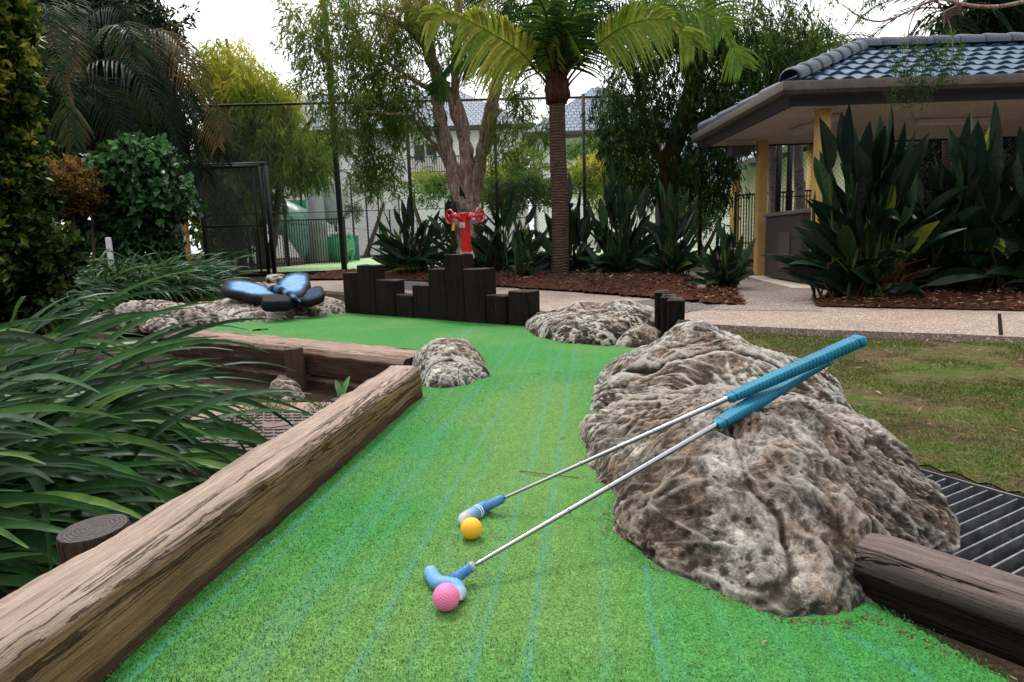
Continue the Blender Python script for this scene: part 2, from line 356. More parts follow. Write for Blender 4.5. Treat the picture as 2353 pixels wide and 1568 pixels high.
# court beyond the fence, branch path to shelter, shelter slab
poly_sheet('court_surface',[(-7.3,15.7),(-5.0,15.9),(-1.5,16.2),(9,13.3),(14,20),(14,44),(-7.0,44)],.034,M['courtg'])
br=[tuple(a[:2]) for a in Pz([(1560,712),(1590,664),(1575,640),(1560,625),(1700,622)],ZG)]+[(3.0,9.9),(9.5,10.6),(9.5,6.9)]+[tuple(a[:2]) for a in Pz([(2353,672),(1895,690),(1885,716)],ZG)]
poly_sheet('shelter_path',br,ZG+.003,M['agg2'])
# mulch beds: gently mounded sheets
MH={}
def mulch(name,poly,h=.07,key=None):
    P=np.array([p[:2] for p in poly]); lo,hi=P.min(0),P.max(0)
    xs=np.linspace(lo[0],hi[0],90); ys=np.linspace(lo[1],hi[1],90)
    def hf(X,Y):
        d=np.full(X.shape,9.)
        for i in range(len(P)): d=np.minimum(d,segdist(X,Y,P[i],P[(i+1)%len(P)]))
        n=np.vectorize(lambda x,y:mn.fractal(Vector((x*2.2,y*2.2,3)),1,2,4))(X,Y)
        return ZG+.006+h*np.clip(d/.5,0,1)**.6*(1+.3*n)+.012*n*np.clip(d/.1,0,1)
    MH[key]=hf
    return tag(sheet(name,xs,ys,hf,M['mulch'],lambda x,y:inpoly(x,y,P)),kind='structure')
bedA=Pz([(700,642),(760,622),(1000,612),(1250,607),(1500,607),(1600,640),(1600,668),(1640,696),(1700,702),(1640,701),(1480,686),(1300,671),(1100,658),(940,646)],ZG)
bedA[1]=np.array([-4.6,15.2,0]);bedA[2]=np.array([-2,15.6,0]);bedA[3]=np.array([.6,15.4,0]);bedA[4]=np.array([2.9,14.5,0])
mulch('mulch_bed',bedA,.11,'A')
bedB=Pz([(1880,706),(1870,690),(2000,664),(2200,668),(2353,660)],ZG)+[np.array([9.4,5.6,0]),np.array([9.4,4.65,0])]+Pz([(2353,716)],ZG)
mulch('mulch_bed',bedB,.05,'B')
bedC=Pz([(1600,668),(1690,662),(1712,702),(1640,698)],ZG); mulch('mulch_bed',bedC,.04,'C')
# ---------------------------------------------------------------- turf green
PA=[(-.70,.30),(-.60,.62),*[tuple(at(*p)[:2]) for p in [(233,1567),(400,1404),(566,1251),(783,1078),(965,900)]],tuple(at(985,840)[:2]),tuple(at(975,806)[:2]),tuple(at(500,763)[:2]),
    (-2.5,4.9),(-2.3,5.6),tuple(at(640,725)[:2]),tuple(at(800,716)[:2]),tuple(at(1212,742)[:2]),(.5,4.35),(.95,3.7),tuple(at(1520,800)[:2]),(.75,2.95),(.6,2.6),(.5,2.0),(.5,1.4),(.55,1.05),tuple(at(2030,1400)[:2]),tuple(at(2345,1580)[:2]),(.80,.3)]
def chaikin(P):
    return P
def turf():
    xs=[];x=-2.6
    while x<1.1: xs.append(x); x+= .0065 if -.85<x<.9 else .012
    ys=[];y=.3
    while y<5.7: ys.append(y); y+=.0065+max(0,(y-1.2))*.0035
    xs=np.array(xs);ys=np.array(ys); X,Y=np.meshgrid(xs,ys)
    # irregular edges
    jx=np.array([[0.0]])
    ins=inpoly(X,Y,PA)
    # hole (cup) on the far left
    cup=at(598,759); hole=np.hypot(X-cup[0],Y-cup[1])
    Z=.004*np.sin(X*1.3+1)*np.sin(Y*.9)
    lines=[([(296,1564),(459,1404),(554,1319),(667,1218),(862,1034),(989,911)],.008,.95),
     ([(583,1564),(783,1294),(955,1090),(1026,978),(1071,933),(1143,839),(1188,779)],.014,.42),
     ([(509,1564),(783,1241),(906,1102),(1026,967)],.007,.5),
     ([(560,1564),(783,1276),(930,1100),(1026,972),(1100,880),(1170,775)],.006,.4),
     ([(800,1568),(940,1319),(1019,1165),(1064,1083),(1143,952),(1203,839),(1229,790)],.008,.62),
     ([(1080,1568),(1150,1319),(1191,1158),(1229,1045),(1259,914),(1289,798)],.009,.6),
     ([(1210,1568),(1240,1319),(1274,1109),(1285,1034),(1304,914),(1322,802)],.009,.66),
     ([(1041,791),(1094,746)],.02,.9),([(1484,1302),(1497,1440),(1532,1568)],.006,.85),([(1950,1462),(2005,1492),(2140,1568)],.006,.9),
     ([(690,790),(760,760),(830,735)],.014,.3),([(1000,790),(1060,755)],.03,.25)]
    var=np.zeros(X.shape); tip=np.zeros(X.shape)
    for pts,wd,a in lines:
        W=[at(*p)[:2] for p in pts]; d=np.full(X.shape,9.)
        for p,q in zip(W,W[1:]): d=np.minimum(d,segdist(X,Y,p,q))
        var=np.maximum(var,.62*a*np.exp(-(d/(wd*.62))**2))
    # faint parallel scuffs
    for k in range(14):
        x0=-.55+k*.085; d=np.abs(X-(x0+.10*(Y-1)-.02*np.sin(Y*2+k))); var=np.maximum(var,.12*np.exp(-(d/.012)**2))
    C=[at(*p)[:2] for p in [(700,1500),(1180,1350),(1200,1100),(1250,900)]]
    d=np.full(X.shape,9.)
    for p,q in zip(C,C[1:]): d=np.minimum(d,segdist(X,Y,p,q))
    tip=np.exp(-(d/.22)**2)
    n=len(xs); V=np.stack([X,Y,Z],-1)
    V[...,2]=np.where(hole<.05,-.06,V[...,2])
    V=V.reshape(-1,3); i=np.arange(len(ys)-1)[:,None]*n+np.arange(n-1)[None]; q=np.stack([i,i+1,i+n+1,i+n],-1).reshape(-1,4)
    ok=(ins[:-1,:-1]&ins[1:,1:]).ravel()
    b=MB(); b.add(V,q[ok],var.ravel(),tip.ravel()); o=b.build('putting_green',M['turf'],smooth=True); tag(o,kind='structure')
    # fibres standing along the turf edges and thinly over the near carpet
    b=MB()
    E=np.array(PA); pts=[]
    for i in range(len(E)):
        a,c=E[i],E[(i+1)%len(E)]; L=np.linalg.norm(c-a); k=int(L*2600)
        if min(a[1],c[1])>3.2: k=int(L*500)
        t=rng.random((k,1)); pts.append(a+(c-a)*t+rng.normal(0,.007,(k,2)))
    pts=np.concatenate(pts); k=170000
    gx=rng.uniform(-.7,.85,k); gy=.55+2.2*rng.random(k)**1.9
    m=inpoly(gx,gy,PA); pts=np.concatenate([pts,np.stack([gx[m],gy[m]],1)])
    N=len(pts); P=np.concatenate([pts,np.zeros((N,1))],1); D=np.concatenate([rng.normal(0,.55,(N,2)),np.full((N,1),1.0)],1)
    b.cards(P,D,rng.uniform(.004,.0085,N),rng.uniform(.0009,.0016,N),rng.random(N))
    m=leaf('turf_fibre',[(0,(.014,.095,.02)),(.6,(.053,.195,.038)),(1,(.15,.32,.095))],.2,.6,spec=.2)
    o=b.build('turf_fibres',m); tag(o,'green nylon fibres of the artificial putting turf','turf fibres',kind='stuff')
turf()
b=MB(); c=at(598,759); b.lathe([(.055,.004),(.052,.004),(.05,-.10),(.0,-.10)],c,seg=20,cap=False)
tag(b.build('golf_cup',M['bed']),'small dark hole cup sunk in the far left turf','hole cup')
# ---------------------------------------------------------------- timbers
def beam(name,path,width,height,mat,label,cat,ns=90,seed=0,rough=.012,z0=-.02,chamfer=.02,split=True,endcut=None,drift=.03):
    """hewn log of rectangular section following a path along its top centre line"""
    P=smooth_path(path,ns); T=np.gradient(P,axis=0); T/=np.linalg.norm(T,axis=1)[:,None]
    S=np.cross(T,[0,0,1]); S/=np.linalg.norm(S,axis=1)[:,None]
    hw=width/2; c=chamfer; sec=[]
    # section points (side, down) clockwise from left bottom
    for (a,bb,k) in [((-hw,-height),(-hw,-c),8),((-hw,-c),(-hw+c,0),3),((-hw+c,0),(hw-c,0),9),((hw-c,0),(hw,-c*1.3),3),((hw,-c*1.3),(hw*1.0,-height),12)]:
        for i in range(k): u=i/k; sec.append((a[0]+(b_(bb,0)-a[0])*u,a[1]+(bb[1]-a[1])*u))
    sec.append((hw,-height)); sec=np.array(sec); m=len(sec); V=[]
    for i in range(ns):
        s=i/(ns-1)*np.linalg.norm(P[-1]-P[0])
        ring=[]
        for j,(x,y) in enumerate(sec):
            q=Vector((s*2.2+seed,j*.09,seed)); n1=mn.noise(q)*drift*.6; n2=mn.fractal(Vector((s*7,x*30+y*25,seed)),1,2,4)*rough
            x2=x+math.copysign(1,x)*(n2+n1*.5) if abs(x)>hw-c*1.2 else x
            y2=y+(n2*.7+mn.noise(Vector((s*2.5,seed,4)))*drift*.35 if y>-c*1.5 else 0)
            if x>0 and y<-height*.45 and split:
                g=mn.noise(Vector((s*3.3,(y)*9,seed+9))); x2-=max(0,g-.05)*.10
            ring.append(P[i]+S[i]*x2+np.array([0,0,y2]))
        V.append(ring)
    V=np.concatenate(V); q=np.array([[i*m+j,i*m+j+1,(i+1)*m+j+1,(i+1)*m+j] for i in range(ns-1) for j in range(m-1)])
    dv=P[-1]-P[0]; Mx=Matrix.Translation(Vector(P[0]))@Matrix.Rotation(math.atan2(dv[1],dv[0]),4,'Z'); Mi=np.array(Mx.inverted())
    V=V@Mi[:3,:3].T+Mi[:3,3]
    bmb=MB(); bmb.add(V,[q,np.array([list(range(m)),[(ns-1)*m+j for j in range(m)][::-1]])]); 
    o=bmb.build(name,mat,smooth=False); o.matrix_basis=Mx; tag(o,label,cat)
    md=o.modifiers.new('s','EDGE_SPLIT'); md.split_angle=math.radians(45)
    for p in o.data.polygons: p.use_smooth=True
    return o
def b_(t,i): return t[i]
M['beam']=m_wood('hewn_beam',(.42,.32,.26),(.28,.17,.09),(.035,.022,.015),(.09,2.3,2.3),1.1,1.0,crack=.8,lowdark=True)
# long edging beam on the left: ridge runs at z .115 from (-.59,.66) to (-.35,2.4)
r0=np.array([-.62,.35,.118]); r1=np.array([-.592,.662,.121]); r2=np.array([-.546,.996,.115]); r3=np.array([-.517,1.198,.114]); r4=np.array([-.44,1.75,.114]); r5=np.array([-.348,2.40,.114])
off=np.array([-.065,-.01,.006])
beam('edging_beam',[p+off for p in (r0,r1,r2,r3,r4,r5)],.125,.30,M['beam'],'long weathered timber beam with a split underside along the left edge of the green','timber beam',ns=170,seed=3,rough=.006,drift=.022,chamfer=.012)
M['beamx']=m_wood('hewn_beam_cross',(.36,.25,.20),(.075,.042,.032),(.02,.012,.009),(.12,2.4,2.4),1.0,.8)
fl,fr=at(450,776,.02),at(945,832,.02); bl,brr=at(485,758,.02),at(990,803,.02)
ml,mr=(fl+bl)/2,(fr+brr)/2; dd=(mr-ml)/np.linalg.norm(mr-ml); wdt=np.linalg.norm(np.cross(dd,bl-fl))
beam('cross_beam',[ml-dd*.3,ml,(ml+mr)/2,mr],wdt,.14,M['beamx'],'dark red brown timber beam lying across behind the manhole cover','timber beam',seed=8,rough=.006,drift=.012,split=False)
beam('lower_cross_beam',[ml-dd*.3+[0,0.01,-.155],(ml+mr)/2+[0,.01,-.155],mr+[0,0.01,-.155]],wdt*.94,.14,M['beamx'],'lower dark timber stacked beneath the cross beam behind the manhole cover','timber beam',seed=15,rough=.008,drift=.012,split=False)
M['log']=m_wood('weathered_log',(.19,.145,.13),(.022,.015,.012),(.008,.005,.004),(.14,2.2,2.2),1.0,1.0,crack=1.0,upr=(-.15,.45))  # near-black side colour paints in the shadow on the lower face
t0=np.array([.575,.935,.04]); dl=np.array([.643,-.766,-.02]); dl/=np.linalg.norm(dl)
def logpiece():
    n=80; ax=[t0+dl*s for s in np.linspace(-.03,.75,n)]; m=30; V=[]
    for i,p in enumerate(ax):
        s=i/(n-1)*.75; S=np.cross(dl,[0,0,1]); S/=np.linalg.norm(S)
        endr=min(1,.9+.1*min(1,s/.03))
        for j in range(m):
            a=j/m*2*math.pi; ca,sa=math.cos(a),math.sin(a)
            sq=1/max(abs(ca),abs(sa))**.45
            rr=endr*(1+.06*mn.noise(Vector((s*4,ca*1.5,sa*1.5)))+.03*mn.noise(Vector((s*10,ca*5,sa*5))))*sq
            x=ca*.044*rr; z=sa*.056*rr
            if ca>0 and sa<-.1: x*=.86; 
            V.append(p+S*x+np.array([0,0,z]))
    q=np.array([[i*m+j,i*m+(j+1)%m,(i+1)*m+(j+1)%m,(i+1)*m+j] for i in range(n-1) for j in range(m)])
    Mx=Matrix.Translation(Vector(t0))@Matrix.Rotation(math.atan2(dl[1],dl[0]),4,'Z'); Mi=np.array(Mx.inverted()); V=np.array(V)@Mi[:3,:3].T+Mi[:3,3]
    b=MB(); b.add(V,[q,np.array([list(range(m))[::-1],[(n-1)*m+j for j in range(m)]])]); o=b.build('edging_log',M['log'],smooth=True); o.matrix_basis=Mx
    md=o.modifiers.new('s','EDGE_SPLIT'); md.split_angle=math.radians(40)
    tag(o,'cracked grey brown log beside the steel grate at the lower right','log')
logpiece()
# round stumps
M['stump']=m_wood('stump_wood',(.13,.115,.11),(.085,.055,.04),(.01,.008,.007),(2.2,2.2,.15),1.2,.8)
def m_ring():
    t=NT('stump_top'); co=t.co(); wv=t.n('TexWave',{'wave_type':'RINGS','rings_direction':'Z'},Scale=46.0,Distortion=7.0,Detail=5.0); t.set(wv.inputs['Vector'],co)
    c=t.mix(t.ramp(wv.outputs[0],[(.2,0),(.8,1)]),(.055,.047,.043),(.10,.088,.082)); c=t.mix(.5,c,t.ramp(t.noise(co,60,4),[(.3,.5),(.7,1.3)]),'MULTIPLY')
    return t.done(c,.8,t.bump(wv.outputs[0],.5,.003),spec=.2)
M['ring']=m_ring()
def stump(name,c,r,z0,z1,label,tilt=(0,0)):
    e=empty(name,(c[0],c[1],z0),label,'timber post'); b=MB(); h=z1-z0
    R=Rxyz(tilt[0],tilt[1],0); ps=[]
    for z,rr in ((0,1.03),(h*.3,1.0),(h*.7,.99),(h-.008,1.0),(h,.95)): ps.append((r*rr,z))
    b.lathe(ps,(c[0],c[1],z0),R,seg=28,cap=False); o=b.build('post_body',M['stump'],e,smooth=True)
    b=MB(); b.lathe([(r*.96,0),(r*.5,.001),(.0001,.0)],np.array([c[0],c[1],z0])+R@np.array([0,0,h]),R,seg=28,cap=False); b.build('cut_top',M['ring'],None)
    o2=bpy.context.scene.objects[-1] if False else COL.objects[-1]
    # object origin at the ring centre so the rings are centred
    ctr=Vector((c[0],c[1],z0))+Vector(R@np.array([0,0,h]))
    o2.data.transform(Matrix.Translation(-ctr)); o2.location=ctr-Vector(e.location); o2.parent=e
    return e
s0=at(237,1207,.085); stump('round_post',s0,.058,-.22,.085,'cut round post with growth rings standing behind the left beam',(.03,-.04))
s1=at(686,795,.03); s1b=np.array([s1[0]+.02,s1[1]-.12,0]); stump('round_post',s1b,.052,-.22,.035,'tall dark round post leaning on the cross beam',(-.02,-.05))
s2=at(780,920,-.06); stump('round_post',s2,.035,-.25,-.055,'short dark round peg at the far edge of the manhole cover')
# ---------------------------------------------------------------- rocks
def nvec(q): return Vector((mn.noise(q+Vector((11.3,0,0))),mn.noise(q+Vector((0,17.1,0))),mn.noise(q+Vector((0,0,23.7)))))
def rock(name,foot,ctrl,label,seed=0,nth=260,nr=90,zb=-.03,amp=.02,mat='rock',pk=.75,creases=(),pit=.006,center=None,group=None,parent=None,f0=5.0,cg=.75):
    foot=np.array([f[:2] for f in foot],float); c=foot.mean(0) if center is None else np.array(center,float)
    # boundary radius by angle
    n=len(foot); seg=[]
    for i in range(n):
        a,b2=foot[i],foot[(i+1)%n]; 
        for u in np.linspace(0,1,40,endpoint=False): seg.append(a+(b2-a)*u)
    seg=np.array(seg); 
    for _ in range(26): seg=(np.roll(seg,1,0)+seg*2+np.roll(seg,-1,0))/4
    ang=np.arctan2(seg[:,1]-c[1],seg[:,0]-c[0]); rad=np.hypot(seg[:,0]-c[0],seg[:,1]-c[1]); o=np.argsort(ang); ang,rad=ang[o],rad[o]
    th=np.linspace(-math.pi,math.pi,nth,endpoint=False); R=np.interp(th,ang,rad,period=2*math.pi)
    u=np.linspace(0,1,nr); C=np.array(ctrl,float)
    V=[];Tn=[];Vn=[]
    for k,uu in enumerate(u):
        s=math.sin(uu*math.pi/2)
        pr=max(0,math.cos(uu*math.pi/2))**pk
        x=c[0]+np.cos(th)*R*s; y=c[1]+np.sin(th)*R*s
        d2=(x[:,None]-C[:,0])**2+(y[:,None]-C[:,1])**2+1e-4; w=1/d2**1.3; Hh=(w*C[:,2]).sum(1)/w.sum(1)
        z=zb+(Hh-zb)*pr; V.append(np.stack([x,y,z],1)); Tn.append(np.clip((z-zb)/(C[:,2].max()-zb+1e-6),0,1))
    V=np.array(V)   # nr,nth,3
    dU=np.gradient(V,axis=0); dT=(np.roll(V,-1,1)-np.roll(V,1,1)); Nn=np.cross(dT,dU); Nn/=np.linalg.norm(Nn,axis=2)[...,None]+1e-9
    Nn[0]=np.array([0,0,1]); 
    if Nn[nr//2,:,2].mean()<0: Nn=-Nn; Nn[0]=[0,0,1]
    disp=np.zeros((nr,nth)); crk=np.ones((nr,nth))
    for i in range(nr):
        for j in range(nth):
            p=V[i,j]; q=Vector((p[0]*f0+seed,p[1]*f0,p[2]*f0*1.2)); wq=q+nvec(q*.8)*.75
            a=mn.fractal(wq,1.0,2.1,3)
            rg=1-abs(mn.noise(wq*1.9+Vector((7,0,0))))*2
            rg2=1-abs(mn.noise(wq*4.3+Vector((0,5,0))))*2
            t=mn.turbulence(wq*7,3,False)
            vd=mn.voronoi(Vector(p)*38+Vector((seed,0,0)))[0][0]
            st_=1-abs(mn.noise(Vector(((p[0]+p[1]*.55)*f0*4.2+seed+wq.y*.55,(p[1]-p[0]*.5)*f0*.9,p[2]*f0*4.5))))*2
            msk=max(0,min(1,(mn.noise(q*.7+Vector((3,3,3)))+.25)*2.5))
            r1=(1-min(1,abs(mn.noise(wq*.75+Vector((2,9,4))))*1.9))**2; r2=max(0,rg)**2; r3=max(0,rg2)**2; r4=(1-min(1,abs(mn.noise(wq*9.5))*1.9))**2; s2=max(0,st_)**2
            vv=mn.voronoi(wq*.62+Vector((4,4,4)))[0]; ck=max(0,1-(vv[1]-vv[0])/.032)*min(1,max(0,mn.noise(q*.9)+.1)*3)*.7
            crk[i,j]=1-ck
            disp[i,j]=amp*(-.55*ck+.5*min(.6,vv[0])+a*1.0+r1*.75+r2*.24+r3*.18+r4*.15+s2*.30-.4)-pit*msk*max(0,.45-vd)*3.0
            pass
    for cr in creases:  # world polyline, width, depth
        pts,wd,dp=cr; d=np.full((nr,nth),9.)
        for a,b2 in zip(pts,pts[1:]): d=np.minimum(d,segdist(V[...,0],V[...,1],a,b2))
        g=np.exp(-(d/wd)**2); disp-=dp*g; crk=np.minimum(crk,1-.8*np.exp(-(d/(wd*.5))**2))
    def blur(A,k):
        Bm=A.copy()
        for _ in range(k):
            Bm=(np.roll(Bm,1,1)+np.roll(Bm,-1,1)+np.vstack([Bm[:1],Bm[:-1]])+np.vstack([Bm[1:],Bm[-1:]])+Bm)/5
        return Bm
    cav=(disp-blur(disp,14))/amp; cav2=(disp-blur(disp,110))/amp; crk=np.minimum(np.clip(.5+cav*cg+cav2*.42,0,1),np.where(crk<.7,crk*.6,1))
    ed=np.clip((1-u)*14,.15,1)[:,None]
    V=V+Nn*(disp*ed)[...,None]
    i=np.arange(nr-1)[:,None]*nth; j=np.arange(nth)[None]; j2=(j+1)%nth
    q=np.stack([i+j,i+j+nth,i+j2+nth,i+j2],-1).reshape(-1,4)
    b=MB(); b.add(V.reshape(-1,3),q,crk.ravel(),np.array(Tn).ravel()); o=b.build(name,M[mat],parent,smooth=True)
    if label: tag(o,label,'rock',group)
    return o
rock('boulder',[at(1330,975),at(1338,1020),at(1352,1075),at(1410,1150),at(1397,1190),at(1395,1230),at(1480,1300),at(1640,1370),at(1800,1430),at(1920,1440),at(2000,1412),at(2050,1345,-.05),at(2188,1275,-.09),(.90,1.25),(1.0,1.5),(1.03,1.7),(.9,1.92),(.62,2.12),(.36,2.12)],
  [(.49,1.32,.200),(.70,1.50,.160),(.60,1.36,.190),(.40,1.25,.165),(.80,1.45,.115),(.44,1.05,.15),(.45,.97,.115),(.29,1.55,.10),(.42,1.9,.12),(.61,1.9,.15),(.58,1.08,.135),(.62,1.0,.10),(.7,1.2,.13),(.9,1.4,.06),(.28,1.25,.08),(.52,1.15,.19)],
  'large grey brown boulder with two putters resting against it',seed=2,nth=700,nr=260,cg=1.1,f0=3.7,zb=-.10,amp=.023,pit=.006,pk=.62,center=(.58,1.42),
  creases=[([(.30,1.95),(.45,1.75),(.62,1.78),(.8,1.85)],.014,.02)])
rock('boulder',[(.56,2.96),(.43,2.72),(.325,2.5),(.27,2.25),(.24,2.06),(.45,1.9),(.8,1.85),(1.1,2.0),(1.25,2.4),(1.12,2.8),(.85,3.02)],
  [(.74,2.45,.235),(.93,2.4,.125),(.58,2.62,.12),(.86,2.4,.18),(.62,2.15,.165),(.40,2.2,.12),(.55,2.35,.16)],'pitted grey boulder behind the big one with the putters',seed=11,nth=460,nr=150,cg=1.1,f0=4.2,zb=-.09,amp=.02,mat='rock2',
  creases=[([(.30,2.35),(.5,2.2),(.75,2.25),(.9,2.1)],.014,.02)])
def rk(px,z=0): return at(*px,z)
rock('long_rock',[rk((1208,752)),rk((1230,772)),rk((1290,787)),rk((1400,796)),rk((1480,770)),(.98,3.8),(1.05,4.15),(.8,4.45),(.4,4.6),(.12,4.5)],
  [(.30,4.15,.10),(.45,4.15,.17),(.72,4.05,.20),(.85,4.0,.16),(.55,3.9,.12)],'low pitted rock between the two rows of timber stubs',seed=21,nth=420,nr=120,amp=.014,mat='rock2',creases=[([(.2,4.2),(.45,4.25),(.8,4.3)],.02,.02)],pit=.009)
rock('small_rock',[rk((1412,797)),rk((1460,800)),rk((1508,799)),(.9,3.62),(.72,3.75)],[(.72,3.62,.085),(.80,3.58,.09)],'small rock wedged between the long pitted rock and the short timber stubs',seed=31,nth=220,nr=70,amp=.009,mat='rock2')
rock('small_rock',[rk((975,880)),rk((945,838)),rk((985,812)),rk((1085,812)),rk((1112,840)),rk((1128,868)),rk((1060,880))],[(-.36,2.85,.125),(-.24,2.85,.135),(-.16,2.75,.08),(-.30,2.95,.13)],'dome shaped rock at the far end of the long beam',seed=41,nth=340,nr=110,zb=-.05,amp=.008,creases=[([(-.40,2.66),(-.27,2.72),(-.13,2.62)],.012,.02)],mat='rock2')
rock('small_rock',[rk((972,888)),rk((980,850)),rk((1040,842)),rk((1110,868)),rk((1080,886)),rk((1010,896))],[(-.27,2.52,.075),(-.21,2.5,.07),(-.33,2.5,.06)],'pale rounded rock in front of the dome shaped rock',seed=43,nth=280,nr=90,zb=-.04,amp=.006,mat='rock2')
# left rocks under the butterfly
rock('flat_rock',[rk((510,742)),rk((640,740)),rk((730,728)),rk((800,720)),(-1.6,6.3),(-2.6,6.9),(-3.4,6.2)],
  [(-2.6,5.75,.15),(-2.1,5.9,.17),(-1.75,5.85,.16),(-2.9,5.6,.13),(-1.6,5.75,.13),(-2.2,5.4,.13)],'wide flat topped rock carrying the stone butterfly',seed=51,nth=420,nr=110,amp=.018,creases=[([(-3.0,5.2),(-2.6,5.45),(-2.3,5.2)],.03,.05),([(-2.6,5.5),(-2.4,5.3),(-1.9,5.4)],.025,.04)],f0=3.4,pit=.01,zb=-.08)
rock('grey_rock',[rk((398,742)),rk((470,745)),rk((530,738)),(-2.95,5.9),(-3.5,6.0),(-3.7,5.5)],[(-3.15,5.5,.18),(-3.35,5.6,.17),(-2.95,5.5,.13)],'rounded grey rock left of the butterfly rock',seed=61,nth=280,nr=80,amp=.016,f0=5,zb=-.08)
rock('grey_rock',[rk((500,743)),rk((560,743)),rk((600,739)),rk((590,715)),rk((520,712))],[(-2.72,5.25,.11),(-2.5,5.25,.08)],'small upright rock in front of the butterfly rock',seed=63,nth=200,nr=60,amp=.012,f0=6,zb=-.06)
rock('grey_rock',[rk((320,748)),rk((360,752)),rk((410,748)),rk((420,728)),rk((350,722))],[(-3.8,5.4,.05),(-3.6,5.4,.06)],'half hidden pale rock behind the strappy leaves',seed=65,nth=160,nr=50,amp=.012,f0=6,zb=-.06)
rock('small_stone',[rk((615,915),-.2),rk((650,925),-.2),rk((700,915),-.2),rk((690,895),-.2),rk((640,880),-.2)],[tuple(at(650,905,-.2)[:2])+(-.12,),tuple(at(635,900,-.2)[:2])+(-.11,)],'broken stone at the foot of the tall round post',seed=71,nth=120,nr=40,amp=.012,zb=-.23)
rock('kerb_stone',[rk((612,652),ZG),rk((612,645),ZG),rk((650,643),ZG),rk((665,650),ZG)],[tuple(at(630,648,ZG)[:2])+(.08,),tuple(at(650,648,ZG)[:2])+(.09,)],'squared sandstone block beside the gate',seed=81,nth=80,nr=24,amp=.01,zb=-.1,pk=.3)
# ================================================================ PUTTERS AND BALLS
def m_ball(name,c,c2):
    t=NT(name); co=t.co(); k=t.math('ADD',attr(t,'var'),0)
    col=t.mix(t.ramp(k,[(0,0),(1,1)]),c2,c); col=t.mix(t.ramp(t.noise(co,90,4,.7),[(.60,0),(.75,.35)]),col,tuple(x*.55 for x in c))
    return t.done(col,.42,None,spec=.45)
def ball(name,px,py,label,mat):
    c=at(px,py,0); r=.02135; bm_n=46000
    # fibonacci sphere of dimples on a dense lat-long sphere
    n=336; k=np.arange(n)+.5; ph=np.arccos(1-2*k/n); th=math.pi*(1+5**.5)*k
    D=np.stack([np.cos(th)*np.sin(ph),np.sin(th)*np.sin(ph),np.cos(ph)],1)
    import bmesh
    bm=bmesh.new(); bmesh.ops.create_icosphere(bm,subdivisions=6,radius=1); bm.verts.ensure_lookup_table()
    V=np.array([v.co for v in bm.verts]); Q=np.array([[v.index for v in f.verts] for f in bm.faces]); bm.free()
    V/=np.linalg.norm(V,axis=1)[:,None]; mx=np.empty(len(V))
    for i in range(0,len(V),5000): mx[i:i+5000]=(V[i:i+5000]@D.T).max(1)
    a=np.arccos(np.clip(mx,-1,1))/.098; dep=np.clip(1-a**2,0,1)
    R=np.array(Matrix.Rotation(.7,3,'X')@Matrix.Rotation(1.1,3,'Y'))
    b=MB(); b.add((V*(r*(1-.028*dep))[:,None])@R.T,Q,1-dep*.5); o=b.build(name,mat,smooth=True); o.location=Vector(c)+Vector((0,0,r+.0015))
    return tag(o,label,'golf ball')
ball('golf_ball',1027,1403,'pink dimpled golf ball touching the blue putter head',m_ball('ball_pink',(.80,.20,.40),(.50,.09,.22)))
ball('golf_ball',1084,1240,'yellow dimpled golf ball near the shorter blue club head',m_ball('ball_yellow',(.88,.47,.035),(.6,.27,.02)))
t=NT('chrome'); co=t.co(); sc_=t.ramp(t.noise(co,140,4,.7),[(.62,0),(.72,1)])
M['chrome']=t.done(t.mix(sc_,(.33,.33,.35),(.12,.11,.10)),t.ramp(t.noise(co,60,3),[(.3,.12),(.7,.24)]),None,metal=1)
t=NT('putter_blue'); co=t.co(); e=t.n('NewGeometry'); 
wr=t.ramp(e.outputs['Pointiness'],[(.50,0),(.56,1)]); nn=t.ramp(t.noise(co,60,5,.7),[(.35,0),(.7,1)])
c=t.mix(attr(t,'var'),(.018,.13,.36),(.10,.27,.50)); c=t.mix(t.math('MULTIPLY',nn,.28),c,(.30,.43,.52)); c=t.mix(attr(t,'tip'),c,(.46,.43,.38))
c=t.mix(t.ramp(t.noise(co,320,3,.7),[(.6,0),(.7,.5)]),c,(.55,.6,.65))
M['pblue']=t.done(c,.5,None,spec=.4)
def m_grip():
    t=NT('grip_rubber'); co=t.co()
    c=t.mix(t.ramp(t.noise(co,25,4),[(.3,0),(.7,1)]),(.008,.135,.225),(.016,.20,.315)); c=t.mix(attr(t,'tip'),c,(.003,.035,.06))
    return t.done(c,.5,t.bump(t.noise(co,500,2),.15,.001),spec=.4)
M['grip']=m_grip()
